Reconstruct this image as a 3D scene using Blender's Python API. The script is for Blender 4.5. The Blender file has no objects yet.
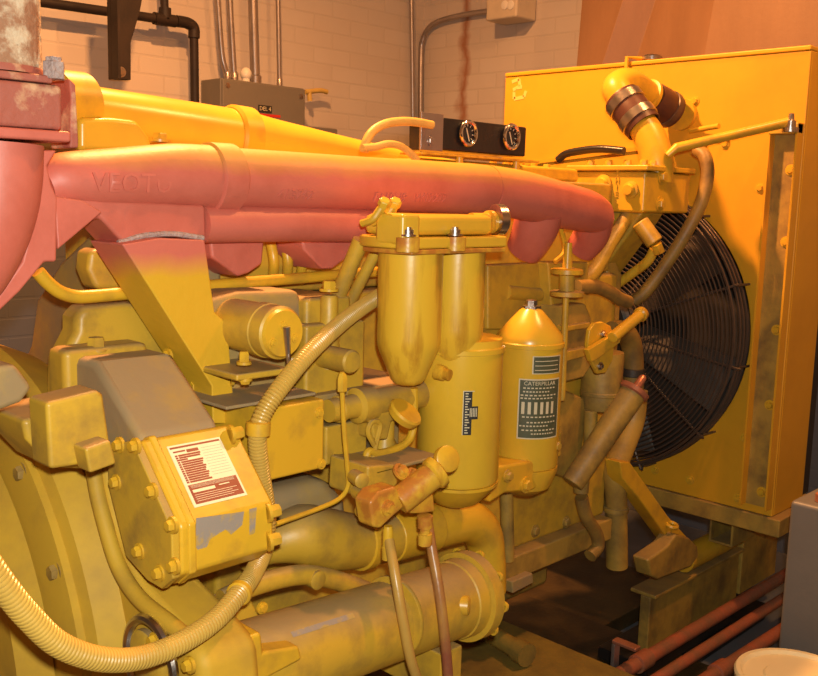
import bpy, bmesh, math, random
from mathutils import Vector, Matrix
V = Vector
random.seed(7)
S = bpy.context.scene
COL = S.collection
PI = math.pi

# ---------------------------------------------------------------- camera
CAM = V((0, 0, 1.45)); FPX = 950.0
yaw, pitch, roll = math.radians(45.6), math.radians(-8.34), math.radians(1.53)
fwd = V((math.sin(yaw)*math.cos(pitch), math.cos(yaw)*math.cos(pitch), math.sin(pitch)))
rt = V((math.cos(yaw), -math.sin(yaw), 0)); up = rt.cross(fwd)
rt, up = math.cos(roll)*rt + math.sin(roll)*up, -math.sin(roll)*rt + math.cos(roll)*up
cd = bpy.data.cameras.new('camera'); cam = bpy.data.objects.new('camera', cd); COL.objects.link(cam)
cam.matrix_world = Matrix(((rt.x, up.x, -fwd.x, CAM.x), (rt.y, up.y, -fwd.y, CAM.y), (rt.z, up.z, -fwd.z, CAM.z), (0, 0, 0, 1)))
cd.sensor_width = 36; cd.lens = 36*FPX/818; cd.clip_start = .05
S.camera = cam

def at(px, py, X=None, Y=None, Z=None):
    """The point of the place seen at a photo position, on a plane of known distance."""
    d = rt*((px-409)/FPX) - up*((py-338)/FPX) + fwd
    if X is not None: t = (X-CAM.x)/d.x
    elif Y is not None: t = (Y-CAM.y)/d.y
    else: t = (Z-CAM.z)/d.z
    return CAM + d*t
def mm(px, py, **k):                                   # metres per photo pixel at that place
    return (at(px, py, **k)-CAM).dot(fwd)/FPX

# ---------------------------------------------------------------- materials
MATS = {}
def nd(nt, t, **kw):
    n = nt.nodes.new(t)
    for k, v in kw.items(): setattr(n, k, v)
    return n
def paint(name, col, dark=None, rough=.4, metal=0., amt=.35, scale=6., bump=.08, bscale=60., stretch=(1, 1, 1), thr=(.45, .75), spec=.5, fleck=None, dust=None):
    m = bpy.data.materials.new(name); m.use_nodes = True; nt = m.node_tree
    b = nt.nodes['Principled BSDF']; L = nt.links.new
    tc = nd(nt, 'ShaderNodeTexCoord'); mp = nd(nt, 'ShaderNodeMapping'); mp.inputs['Scale'].default_value = stretch
    L(tc.outputs['Object'], mp.inputs['Vector'])
    n1 = nd(nt, 'ShaderNodeTexNoise'); n1.inputs['Scale'].default_value = scale; n1.inputs['Detail'].default_value = 7; n1.inputs['Roughness'].default_value = .62
    L(mp.outputs[0], n1.inputs['Vector'])
    mr = nd(nt, 'ShaderNodeMapRange'); mr.inputs['From Min'].default_value = thr[0]; mr.inputs['From Max'].default_value = thr[1]; mr.inputs['To Max'].default_value = amt
    L(n1.outputs['Fac'], mr.inputs['Value'])
    mx = nd(nt, 'ShaderNodeMix', data_type='RGBA'); mx.inputs['A'].default_value = (*col, 1)
    dk = dark or tuple(c*.35 for c in col); mx.inputs['B'].default_value = (*dk, 1)
    L(mr.outputs[0], mx.inputs['Factor']); last = mx.outputs['Result']
    if fleck:
        n3 = nd(nt, 'ShaderNodeTexNoise'); n3.inputs['Scale'].default_value = fleck[1]; n3.inputs['Detail'].default_value = 8; n3.inputs['Roughness'].default_value = .7
        L(tc.outputs['Object'], n3.inputs['Vector'])
        r3 = nd(nt, 'ShaderNodeMapRange'); r3.inputs['From Min'].default_value = fleck[2]; r3.inputs['From Max'].default_value = fleck[2]+.06
        L(n3.outputs['Fac'], r3.inputs['Value'])
        m3 = nd(nt, 'ShaderNodeMix', data_type='RGBA'); m3.inputs['B'].default_value = (*fleck[0], 1)
        L(r3.outputs[0], m3.inputs['Factor']); L(last, m3.inputs['A']); last = m3.outputs['Result']
    if dust:
        gm = nd(nt, 'ShaderNodeNewGeometry'); sp_ = nd(nt, 'ShaderNodeSeparateXYZ'); L(gm.outputs['Normal'], sp_.inputs[0])
        n4 = nd(nt, 'ShaderNodeTexNoise'); n4.inputs['Scale'].default_value = 9; n4.inputs['Detail'].default_value = 6; L(gm.outputs['Position'], n4.inputs['Vector'])
        ma = nd(nt, 'ShaderNodeMath', operation='MULTIPLY_ADD'); ma.inputs[1].default_value = .9; L(n4.outputs['Fac'], ma.inputs[0]); L(sp_.outputs['Z'], ma.inputs[2])
        r4 = nd(nt, 'ShaderNodeMapRange'); r4.inputs['From Min'].default_value = .85; r4.inputs['From Max'].default_value = 1.45; r4.inputs['To Max'].default_value = dust; L(ma.outputs[0], r4.inputs['Value'])
        m4 = nd(nt, 'ShaderNodeMix', data_type='RGBA'); m4.inputs['B'].default_value = (.30, .21, .10, 1); L(r4.outputs[0], m4.inputs['Factor']); L(last, m4.inputs['A']); last = m4.outputs['Result']
    L(last, b.inputs['Base Color'])
    b.inputs['Roughness'].default_value = rough; b.inputs['Metallic'].default_value = metal; b.inputs['Specular IOR Level'].default_value = spec
    n2 = nd(nt, 'ShaderNodeTexNoise'); n2.inputs['Scale'].default_value = bscale; n2.inputs['Detail'].default_value = 3
    L(tc.outputs['Object'], n2.inputs['Vector'])
    bp = nd(nt, 'ShaderNodeBump'); bp.inputs['Strength'].default_value = bump; bp.inputs['Distance'].default_value = .01
    L(n2.outputs['Fac'], bp.inputs['Height']); L(bp.outputs[0], b.inputs['Normal'])
    MATS[name] = m; return m

YEL = (.64, .375, .022)
yellow = paint('yellow_paint', YEL, (.36, .20, .03), .36, amt=.7, scale=14, thr=(.48, .72), bump=.03)
yellow_cast = paint('yellow_cast_paint', (.56, .34, .03), (.27, .16, .035), .44, amt=.8, scale=13, thr=(.45, .7), bump=.06, bscale=60, dust=.85)
yellow_clean = paint('plain_yellow_cast_paint', (.56, .34, .03), (.34, .20, .035), .62, spec=.3, amt=.6, scale=9, thr=(.45, .7), bump=.04)
yellow_dusty = paint('dusty_yellow_paint', (.38, .25, .055), (.26, .18, .085), .7, amt=.9, scale=9, thr=(.4, .6), bump=.05, dust=.8)
dust_grey = paint('dust_covered_paint', (.31, .22, .105), (.42, .27, .06), .8, amt=.8, scale=9, thr=(.5, .7), bump=.08)
yellow_sheet = paint('yellow_sheet_paint', (.66, .34, .016), (.48, .23, .012), .42, amt=.6, scale=3, bump=.02, fleck=((.20, .10, .02), 22, .72))
yellow_grimy = paint('grimy_yellow_paint', (.42, .26, .045), (.13, .08, .028), .5, amt=.85, scale=9, thr=(.42, .68), bump=.1, dust=.5)
yellow_stain = paint('oil_streaked_yellow_paint', (.68, .41, .03), (.34, .125, .01), .3, amt=1., scale=4, stretch=(6, 6, .9), thr=(.46, .70), bump=.02)
oil_brown = paint('oil_soaked_paint', (.45, .17, .025), (.62, .36, .03), .35, amt=.9, scale=22, thr=(.45, .6))
can_paint = paint('smooth_yellow_paint', (.68, .42, .03), (.48, .28, .03), .28, amt=.5, scale=7, bump=.01)
pink = paint('red_oxide_paint', (.56, .145, .10), (.42, .09, .055), .5, amt=.7, scale=9, bump=.07, bscale=60, fleck=((.62, .33, .25), 40, .73))
pink_worn = paint('worn_red_paint', (.36, .10, .065), (.60, .36, .20), .7, amt=.9, scale=16, thr=(.52, .62), bump=.3)
rust_pipe_m = paint('rusted_scale', (.34, .17, .09), (.62, .50, .34), .85, amt=.95, scale=28, thr=(.47, .6), bump=.6, bscale=70, fleck=((.13, .05, .025), 17, .6))
rust_red = paint('red_rusty_pipe_paint', (.36, .10, .045), (.20, .10, .05), .5, amt=.8, scale=9, thr=(.4, .6), bump=.2)
weld = paint('bare_weld', (.34, .25, .23), (.55, .42, .36), .6, amt=.8, scale=60, bump=.6, bscale=140)
grey_bare = paint('scraped_primer', (.30, .25, .20), (.45, .30, .08), .6, amt=.95, scale=24, thr=(.48, .56))
steel = paint('bare_steel', (.55, .50, .45), None, .28, 1., .4)
chrome = paint('chrome', (.75, .73, .70), None, .12, 1., .1, bump=0)
black_metal = paint('black_paint', (.016, .014, .013), (.04, .03, .022), .28, amt=.5)
dark_iron = paint('dark_iron', (.022, .015, .012), (.05, .03, .02), .55, amt=.6, spec=.3)
guard_wire = paint('guard_wire', (.085, .06, .045), (.16, .10, .06), .38, .35, amt=.6, scale=6)
fan_metal = paint('fan_metal', (.05, .04, .032), None, .5, .3)
core_metal = paint('radiator_fins', (.035, .03, .026), None, .6, .2)
rubber_brown = paint('brown_rubber', (.085, .03, .02), (.03, .014, .012), .42, amt=.7, scale=8)
hose_dirty = paint('grimy_hose', (.30, .18, .035), (.11, .065, .025), .5, amt=.8, scale=9, thr=(.4, .62))
hose_olive = paint('olive_hose', (.46, .27, .055), (.28, .15, .03), .32, amt=.6, scale=9)
hose_red = paint('oil_stained_hose', (.40, .20, .045), (.22, .06, .035), .35, amt=.9, scale=5, thr=(.42, .6))
conduit_paint = paint('painted_corrugated_conduit', (.52, .33, .06), (.30, .18, .04), .32, amt=.6, scale=8)
galv = paint('galvanised_steel', (.42, .37, .34), (.26, .22, .20), .32, .8, amt=.5, scale=10)
box_grey = paint('grey_enamel', (.175, .155, .125), (.14, .12, .10), .5, amt=.4, scale=4)
cab_grey = paint('cabinet_grey', (.125, .125, .122), (.10, .10, .098), .45, amt=.5, scale=5, bump=.04)
cream = paint('cream_plastic', (.82, .72, .42), (.70, .55, .28), .4, amt=.4, bump=0)
beige = paint('beige_plastic', (.60, .50, .36), None, .5, amt=.2, bump=0)
white_lens = paint('clear_lens', (.75, .70, .6), None, .1, amt=0, bump=0)
plywood = paint('brown_board', (.33, .175, .085), (.22, .11, .05), .5, amt=.7, scale=3, stretch=(1, 1, .25), thr=(.4, .65), bump=.05)
floor_m = paint('grey_blue_floor_paint', (.13, .14, .16), (.07, .07, .075), .5, amt=.8, scale=2.5, thr=(.4, .7), bump=.05)
oily = paint('oily_sump_plate', (.075, .048, .018), (.02, .014, .01), .35, amt=.9, scale=5, thr=(.4, .62), bump=.1)
skid_m = paint('skid_paint', (.30, .20, .035), (.12, .08, .025), .45, amt=.8, scale=4, thr=(.4, .65), bump=.15)
ink_black = paint('black_print', (.03, .028, .026), None, .4, amt=0, bump=0)
ink_green = paint('dark_green_print', (.075, .085, .045), (.12, .12, .06), .4, amt=.6, scale=30, bump=0)
ink_pale = paint('pale_print', (.62, .55, .36), None, .4, amt=0, bump=0)
ink_maroon = paint('maroon_print', (.25, .035, .02), (.33, .08, .04), .4, amt=.6, scale=60, bump=0)
plate_cream = paint('cream_plate', (.85, .72, .46), (.75, .58, .3), .35, amt=.4, scale=14, bump=0)
ink_red = paint('red_print', (.55, .03, .02), None, .5, amt=0, bump=0)
chalk = paint('yellow_chalk', (.85, .52, .12), None, .9, amt=0, bump=0)
glass_dial = paint('dial_face', (.02, .02, .02), None, .15, amt=0, bump=0)
cable_y = paint('yellow_cable', (.62, .42, .10), (.40, .24, .06), .45, amt=.6, scale=14)
copper = paint('copper_fitting', (.55, .22, .13), None, .35, .6, amt=.4)

# bracket: red paint oversprayed onto yellow (the line wanders across the bracket)
m = paint('red_over_yellow_paint', (.56, .145, .10), None, .45, amt=0, bump=.1); BRK = m
nt = m.node_tree; L = nt.links.new; b = nt.nodes['Principled BSDF']
geo = nd(nt, 'ShaderNodeNewGeometry'); sx = nd(nt, 'ShaderNodeSeparateXYZ'); L(geo.outputs['Position'], sx.inputs[0])
nz = nd(nt, 'ShaderNodeTexNoise'); nz.inputs['Scale'].default_value = 9; L(geo.outputs['Position'], nz.inputs['Vector'])
ad = nd(nt, 'ShaderNodeMath', operation='MULTIPLY_ADD'); ad.inputs[1].default_value = .05; L(nz.outputs['Fac'], ad.inputs[0]); L(sx.outputs['Z'], ad.inputs[2])
mr = nd(nt, 'ShaderNodeMapRange'); mr.inputs['From Min'].default_value = 1.345; mr.inputs['From Max'].default_value = 1.385; L(ad.outputs[0], mr.inputs['Value'])
mx = nd(nt, 'ShaderNodeMix', data_type='RGBA'); mx.inputs['A'].default_value = (*YEL, 1); mx.inputs['B'].default_value = (.56, .145, .10, 1)
L(mr.outputs[0], mx.inputs['Factor']); L(mx.outputs['Result'], b.inputs['Base Color'])

m = paint('red_paint_glow_on_crown', (.56, .145, .10), (.42, .09, .055), .5, amt=.7, scale=9, bump=.07, bscale=60, fleck=((.62, .33, .25), 40, .73)); CROWN = m  # yellow mixed into the manifold's top, standing in for warm lamp glow
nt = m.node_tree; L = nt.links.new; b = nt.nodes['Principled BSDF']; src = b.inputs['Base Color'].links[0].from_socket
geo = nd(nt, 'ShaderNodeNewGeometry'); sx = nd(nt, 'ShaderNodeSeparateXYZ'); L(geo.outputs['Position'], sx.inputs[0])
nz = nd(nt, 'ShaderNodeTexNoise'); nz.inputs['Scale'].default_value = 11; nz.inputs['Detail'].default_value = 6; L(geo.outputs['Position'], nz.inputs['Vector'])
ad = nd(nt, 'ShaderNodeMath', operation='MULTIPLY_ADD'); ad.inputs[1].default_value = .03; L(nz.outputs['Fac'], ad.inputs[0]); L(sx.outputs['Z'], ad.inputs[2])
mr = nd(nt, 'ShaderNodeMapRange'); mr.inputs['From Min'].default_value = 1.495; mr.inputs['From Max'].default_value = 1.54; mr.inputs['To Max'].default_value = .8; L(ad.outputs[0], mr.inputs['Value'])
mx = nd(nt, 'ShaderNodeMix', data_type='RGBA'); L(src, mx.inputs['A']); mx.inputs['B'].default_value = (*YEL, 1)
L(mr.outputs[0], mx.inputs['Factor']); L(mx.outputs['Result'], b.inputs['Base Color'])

# painted brick with courses and a rust run down the corner
def brick(name, axis, stain=None):
    m = bpy.data.materials.new(name); m.use_nodes = True; nt = m.node_tree; L = nt.links.new; b = nt.nodes['Principled BSDF']
    geo = nd(nt, 'ShaderNodeNewGeometry'); sx = nd(nt, 'ShaderNodeSeparateXYZ'); L(geo.outputs['Position'], sx.inputs[0])
    cx = nd(nt, 'ShaderNodeCombineXYZ'); L(sx.outputs[axis], cx.inputs[0]); L(sx.outputs['Z'], cx.inputs[1])
    br = nd(nt, 'ShaderNodeTexBrick'); br.inputs['Scale'].default_value = 1; br.inputs['Brick Width'].default_value = .24; br.inputs['Row Height'].default_value = .078
    br.inputs['Mortar Size'].default_value = .007; br.inputs['Mortar Smooth'].default_value = .6
    br.inputs['Color1'].default_value = (.60, .52, .44, 1); br.inputs['Color2'].default_value = (.57, .49, .41, 1); br.inputs['Mortar'].default_value = (.545, .47, .39, 1)
    L(cx.outputs[0], br.inputs['Vector'])
    n1 = nd(nt, 'ShaderNodeTexNoise'); n1.inputs['Scale'].default_value = 1.6; n1.inputs['Detail'].default_value = 8; L(geo.outputs['Position'], n1.inputs['Vector'])
    mr = nd(nt, 'ShaderNodeMapRange'); mr.inputs['From Min'].default_value = .45; mr.inputs['From Max'].default_value = .8; mr.inputs['To Max'].default_value = .5; L(n1.outputs['Fac'], mr.inputs['Value'])
    mx = nd(nt, 'ShaderNodeMix', data_type='RGBA'); L(br.outputs['Color'], mx.inputs['A']); mx.inputs['B'].default_value = (.50, .38, .28, 1); L(mr.outputs[0], mx.inputs['Factor'])
    last = mx.outputs['Result']
    if stain:
        y0, w = stain
        n2 = nd(nt, 'ShaderNodeTexNoise'); n2.inputs['Scale'].default_value = 7; n2.inputs['Detail'].default_value = 6; L(geo.outputs['Position'], n2.inputs['Vector'])
        wob = nd(nt, 'ShaderNodeMath', operation='MULTIPLY_ADD'); wob.inputs[1].default_value = .16; L(n2.outputs['Fac'], wob.inputs[0]); L(sx.outputs['Y'], wob.inputs[2])
        sb = nd(nt, 'ShaderNodeMath', operation='SUBTRACT'); sb.inputs[1].default_value = y0+.08; L(wob.outputs[0], sb.inputs[0])
        ab = nd(nt, 'ShaderNodeMath', operation='ABSOLUTE'); L(sb.outputs[0], ab.inputs[0])
        r2 = nd(nt, 'ShaderNodeMapRange'); r2.inputs['From Min'].default_value = w; r2.inputs['From Max'].default_value = .004; r2.inputs['To Max'].default_value = .85; L(ab.outputs[0], r2.inputs['Value'])
        m2 = nd(nt, 'ShaderNodeMix', data_type='RGBA'); L(last, m2.inputs['A']); m2.inputs['B'].default_value = (.30, .10, .03, 1); L(r2.outputs[0], m2.inputs['Factor']); last = m2.outputs['Result']
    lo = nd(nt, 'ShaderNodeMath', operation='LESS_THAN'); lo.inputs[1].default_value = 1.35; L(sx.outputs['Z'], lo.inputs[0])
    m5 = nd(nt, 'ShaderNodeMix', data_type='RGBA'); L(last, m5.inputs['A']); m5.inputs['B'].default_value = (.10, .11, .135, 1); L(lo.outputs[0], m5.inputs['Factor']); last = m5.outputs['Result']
    L(last, b.inputs['Base Color']); b.inputs['Roughness'].default_value = .55
    bp = nd(nt, 'ShaderNodeBump'); bp.inputs['Strength'].default_value = .2; bp.inputs['Distance'].default_value = .006; bp.invert = True
    L(br.outputs['Fac'], bp.inputs['Height']); L(bp.outputs[0], b.inputs['Normal'])
    return m

# ---------------------------------------------------------------- mesh helpers
def frames(pts):
    """Parallel-transported frames along a polyline."""
    n = len(pts); T = []
    for i in range(n):
        t = (pts[min(i+1, n-1)]-pts[max(i-1, 0)])
        T.append(t.normalized() if t.length > 1e-9 else V((0, 0, 1)))
    a = V((0, 0, 1)) if abs(T[0].z) < .9 else V((1, 0, 0))
    u = (a - T[0]*a.dot(T[0])).normalized(); out = []
    for t in T:
        u = (u - t*u.dot(t)).normalized(); out.append((t, u, t.cross(u)))
    return out
def smooth(pts, n=8, radii=None):
    pts = [V(p) for p in pts]; P = [pts[0]*2-pts[1]] + pts + [pts[-1]*2-pts[-2]]; out = []; ro = []
    for i in range(1, len(P)-2):
        p0, p1, p2, p3 = P[i-1:i+3]
        for k in range(n):
            t = k/n
            out.append(.5*((2*p1)+(p2-p0)*t+(2*p0-5*p1+4*p2-p3)*t*t+(3*p1-p0-3*p2+p3)*t**3))
            if radii: ro.append(radii[i-1]*(1-t)+radii[i]*t)
    out.append(pts[-1]); 
    if radii: ro.append(radii[-1])
    return (out, ro) if radii else out

class MB:
    def __init__(s): s.b = bmesh.new()
    def rings(s, loops, closed=True, cap=True):
        vs = [[s.b.verts.new(p) for p in l] for l in loops]
        n = len(loops[0])
        for a, c in zip(vs, vs[1:]):
            for i in range(n if closed else n-1):
                j = (i+1) % n
                s.b.faces.new((a[i], a[j], c[j], c[i]))
        if cap:
            s.b.faces.new(list(reversed(vs[0]))); s.b.faces.new(vs[-1])
        return s
    def tube(s, pts, r, n=14, sm=8, cap=True, flat=None):
        rad = r if isinstance(r, (list, tuple)) else [r]*len(pts)
        pts = [V(p) for p in pts]
        if sm and len(pts) > 2: pts, rad = smooth(pts, sm, list(rad))
        loops = []
        for p, ri, (t, u, w) in zip(pts, rad, frames(pts)):
            loops.append([p+(u*math.cos(a)+w*math.sin(a))*ri for a in [2*PI*k/n for k in range(n)]])
        return s.rings(loops, True, cap)
    def corrug(s, pts, r, pitch, n=16):
        pts = smooth(pts, 24); d = [0]
        for a, c in zip(pts, pts[1:]): d.append(d[-1]+(c-a).length)
        step = pitch/4; m = int(d[-1]/step); q = []; j = 0
        for i in range(m+1):
            x = i*step
            while j < len(d)-2 and d[j+1] < x: j += 1
            t = (x-d[j])/max(1e-9, d[j+1]-d[j]); q.append(pts[j].lerp(pts[j+1], t))
        prof = (1, .985, .86, .985)
        loops = [[p+(u*math.cos(a)+w*math.sin(a))*r*prof[i % 4] for a in [2*PI*k/n for k in range(n)]] for i, (p, (t, u, w)) in enumerate(zip(q, frames(q)))]
        return s.rings(loops)
    def lathe(s, base, axis, prof, n=32, cap=True):
        """prof: (distance along axis, radius)."""
        base = V(base); axis = V(axis).normalized()
        a = V((0, 0, 1)) if abs(axis.z) < .9 else V((1, 0, 0)); u = (a-axis*a.dot(axis)).normalized(); w = axis.cross(u)
        loops = [[base+axis*h+(u*math.cos(t)+w*math.sin(t))*max(r, 1e-4) for t in [2*PI*k/n for k in range(n)]] for h, r in prof]
        return s.rings(loops, True, cap)
    def prism(s, poly, ext):
        poly = [V(p) for p in poly]; ext = V(ext)
        return s.rings([poly, [p+ext for p in poly]])
    def box(s, a, c):
        x0, y0, z0 = [min(a[i], c[i]) for i in range(3)]; x1, y1, z1 = [max(a[i], c[i]) for i in range(3)]
        return s.prism([(x0, y0, z0), (x1, y0, z0), (x1, y1, z0), (x0, y1, z0)], (0, 0, z1-z0))
    def bar(s, p, q, w, h, upv=(0, 0, 1)):
        p, q = V(p), V(q); t = (q-p).normalized(); a = V(upv); u = (a-t*a.dot(t)).normalized(); v = t.cross(u)
        c = [u*h/2+v*w/2, u*h/2-v*w/2, -u*h/2-v*w/2, -u*h/2+v*w/2]
        return s.rings([[p+k for k in c], [q+k for k in c]])
    def torus(s, c, axis, R, r, n=48, k=8):
        c = V(c); axis = V(axis).normalized(); a = V((0, 0, 1)) if abs(axis.z) < .9 else V((1, 0, 0)); u = (a-axis*a.dot(axis)).normalized(); w = axis.cross(u)
        vs = []
        for i in range(n):
            t = 2*PI*i/n; e = u*math.cos(t)+w*math.sin(t)
            vs.append([s.b.verts.new(c+e*(R+r*math.cos(2*PI*j/k))+axis*r*math.sin(2*PI*j/k)) for j in range(k)])
        for i in range(n):
            for j in range(k):
                s.b.faces.new((vs[i][j], vs[(i+1) % n][j], vs[(i+1) % n][(j+1) % k], vs[i][(j+1) % k]))
        return s
    def sphere(s, c, r, sc=(1, 1, 1), n=20):
        mat = Matrix.Translation(V(c)) @ Matrix.Diagonal((r*sc[0], r*sc[1], r*sc[2], 1))
        bmesh.ops.create_uvsphere(s.b, u_segments=n, v_segments=n//2, radius=1, matrix=mat); return s
    def bolt(s, p, d, r=.008, h=.007, washer=True):
        d = V(d).normalized(); p = V(p)
        if washer: s.lathe(p-d*.002, d, [(0, r*1.45), (.0045, r*1.45)], 14)
        s.lathe(p-d*.002, d, [(0, r), (h*.8, r), (h, r*.85)], 6); return s
    def sheet(s, fn, nu, nv):
        """A thin grid fn(u,v) -> point."""
        vs = [[s.b.verts.new(fn(i/nu, j/nv)) for j in range(nv+1)] for i in range(nu+1)]
        for i in range(nu):
            for j in range(nv): s.b.faces.new((vs[i][j], vs[i+1][j], vs[i+1][j+1], vs[i][j+1]))
        return s
    def text(s, txt, size, fn, ext=.0004):
        """Lettering: flat glyph outlines mapped by fn(x, y, lift) onto a surface."""
        cu = bpy.data.curves.new('t', 'FONT'); cu.body = txt; cu.size = size; cu.extrude = ext; cu.resolution_u = 2; cu.align_x = 'CENTER'; cu.align_y = 'CENTER'
        o = bpy.data.objects.new('t', cu); COL.objects.link(o)
        me = bpy.data.meshes.new_from_object(o.evaluated_get(bpy.context.evaluated_depsgraph_get()))
        for v in me.vertices: v.co = fn(v.co.x, v.co.y, v.co.z+ext)
        s.b.from_mesh(me); bpy.data.objects.remove(o); bpy.data.curves.remove(cu); bpy.data.meshes.remove(me); return s
    def build(s, name, mat, parent=None, bevel=0, angle=35, seg=2, label=None, normals=True):
        if normals: bmesh.ops.recalc_face_normals(s.b, faces=s.b.faces)
        lo = V((1e9,)*3); hi = -lo
        for v in s.b.verts:
            for i in range(3): lo[i] = min(lo[i], v.co[i]); hi[i] = max(hi[i], v.co[i])
        c = (lo+hi)/2
        if parent is None: c.z = lo.z
        for v in s.b.verts: v.co -= c
        me = bpy.data.meshes.new(name); s.b.to_mesh(me); s.b.free()
        me.materials.append(mat)
        for p in me.polygons: p.use_smooth = True
        me.set_sharp_from_angle(angle=math.radians(angle))
        o = bpy.data.objects.new(name, me); COL.objects.link(o)
        o['_w'] = tuple(c)
        if parent: o.parent = parent; o.location = c-V(parent['_w'])
        else: o.location = c
        if bevel:
            md = o.modifiers.new('bevel', 'BEVEL'); md.width = bevel; md.segments = seg; md.limit_method = 'ANGLE'; md.angle_limit = math.radians(40); md.harden_normals = True
        if label: o['label'] = label
        return o
def thing(name, label, cat, loc, group=None):
    o = bpy.data.objects.new(name, None); o.empty_display_size = .1; COL.objects.link(o); o.location = loc; o['_w'] = tuple(loc)
    return tag(o, label, cat, group)
def tag(o, label, cat, group=None):
    o['label'] = label; o['category'] = cat
    if group: o['group'] = group
    return o
def struct(o): o['kind'] = 'structure'; return o
def bolts(parent, spots, d, r=.008, h=.008, mat=None, name='bolt'):
    for p in spots: MB().bolt(p, d, r, h).build(name, mat or yellow, parent)
NX, NY, PZ = V((-1, 0, 0)), V((0, -1, 0)), V((0, 0, 1))
X1, Y1 = V((1, 0, 0)), V((0, 1, 0))

# ================================================================ SETTING
RX, BY = 3.9, 3.77
stY = at(463, 60, X=RX-.0).y
struct(MB().box((-2.2, -1.6, -.1), (RX+.2, BY+.2, 0)).build('floor', floor_m))
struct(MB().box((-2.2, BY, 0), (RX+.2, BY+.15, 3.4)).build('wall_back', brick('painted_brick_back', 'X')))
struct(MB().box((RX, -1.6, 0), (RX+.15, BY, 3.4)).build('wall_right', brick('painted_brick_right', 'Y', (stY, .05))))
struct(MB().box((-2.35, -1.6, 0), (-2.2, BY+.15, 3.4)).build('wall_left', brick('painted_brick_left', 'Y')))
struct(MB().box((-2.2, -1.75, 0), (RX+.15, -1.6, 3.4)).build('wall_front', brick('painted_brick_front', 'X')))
struct(MB().box((-2.2, -1.6, 3.4), (RX+.15, BY, 3.5)).build('ceiling', paint('ceiling_paint', (.55, .48, .40), None, .8)))

# ---- wall things
wy = BY-.0
def wpipe(name, pts, r, mat, label, cat, Y=None, X=None, group=None, extra=None):
    k = dict(Y=Y) if Y is not None else dict(X=X)
    P = [at(*p, **k) for p in pts]
    return tag(MB().tube(P, r, 14, 6).build(name, mat), label, cat, group)
# black iron pipe run with tee and elbow
pr = thing('iron_pipe', 'black iron pipe run on the brick wall with a tee and a downturned elbow', 'pipe', at(190, 110, Y=3.68))
Yp = 3.68
MB().tube([at(20, -1, Y=Yp), at(160, 19, Y=Yp)], .019, sm=0).build('horizontal_run', dark_iron, pr)
MB().tube([at(163, -25, Y=Yp), at(165, 14, Y=Yp)], .017, sm=0).build('riser', dark_iron, pr)
mb = MB().tube([at(154, 18.2, Y=Yp), at(175, 21.3, Y=Yp)], .026, sm=0).tube([at(165, 8, Y=Yp), at(165, 20, Y=Yp)], .026, sm=0); mb.build('tee_fitting', dark_iron, pr)
MB().tube([at(176, 21, Y=Yp), at(187, 23, Y=Yp), at(193.5, 28, Y=Yp), at(194, 38, Y=Yp)], .025).build('elbow_fitting', dark_iron, pr)
MB().tube([at(194, 36, Y=Yp), at(195, 112, Y=Yp), at(197, 230, Y=Yp)], .019, sm=0).build('vertical_run', dark_iron, pr)
# steel strut hanging in front of the wall
hs = thing('hanger_bracket', 'dark steel hanger bracket tapering down in front of the brick wall, with one bolt hole', 'bracket', at(122, 80, Y=3.45))
Yh = 3.45
MB().prism([at(110, -30, Y=Yh), at(148, -30, Y=Yh), at(140, 12, Y=Yh), at(131, 42, Y=Yh), at(131, 80, Y=Yh), at(112, 79, Y=Yh)], (0, .03, 0)).build('plate', dark_iron, hs, .003)
MB().prism([at(110, -30, Y=Yh), at(112.5, -30, Y=Yh), at(114.5, 79, Y=Yh), at(112, 79, Y=Yh)], (0, -.05, 0)).build('flange', dark_iron, hs)
MB().bolt(at(121, 72, Y=Yh), NY, .014, .01).build('bolt', steel, hs)
# electrical box and its small neighbour
eb = thing('electrical_box', 'large grey wall box with a black name tag and four conduits entering its top', 'electrical box', at(266, 150, Y=3.60))
Ye = 3.60
c0, c1 = at(222, 79, Y=Ye), at(306, 87, Y=Ye)
zt = (c0.z+c1.z)/2; zb = at(266, 152, Y=Ye).z
MB().box((c0.x, Ye+.012, zb), (c1.x, BY-.002, zt)).build('body', box_grey, eb, .006)
MB().box((c0.x+.004, Ye, zb+.004), (c1.x-.004, Ye+.012, zt-.006)).build('cover', box_grey, eb, .004)
bolts(eb, [V((c0.x+.03, Ye, zt-.03)), V((c1.x-.03, Ye, zt-.04))], NY, .008, .006, steel, 'screw')
tp = at(265, 109, Y=Ye-.001)
tg = MB().box((tp.x-.038, Ye-.003, tp.z-.016), (tp.x+.038, Ye, tp.z+.016)).build('name_tag', ink_black, eb, label='black name tag with white letters')
MB().text('DEL 4', .026, lambda x, y, z: V((tp.x+x, Ye-.0032-z, tp.z+y))).build('tag_lettering', ink_pale, tg)
rp = at(269, 115.5, Y=Ye)
MB().box((rp.x-.065, Ye-.0015, rp.z-.006), (rp.x+.065, Ye, rp.z+.006)).build('red_strip', ink_red, eb, label='narrow red strip')
e2 = thing('junction_box', 'small grey wall box low beside the larger grey electrical box', 'electrical box', at(320, 150, Y=3.62))
d0, d1 = at(309.5, 126, Y=3.62), at(338, 127, Y=3.62)
MB().box((d0.x, 3.632, d0.z-.17), (d1.x, BY-.002, d0.z)).build('body', box_grey, e2, .004)
MB().box((d0.x+.003, 3.62, d0.z-.167), (d1.x-.003, 3.632, d0.z-.003)).build('cover', box_grey, e2, .003)
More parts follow.
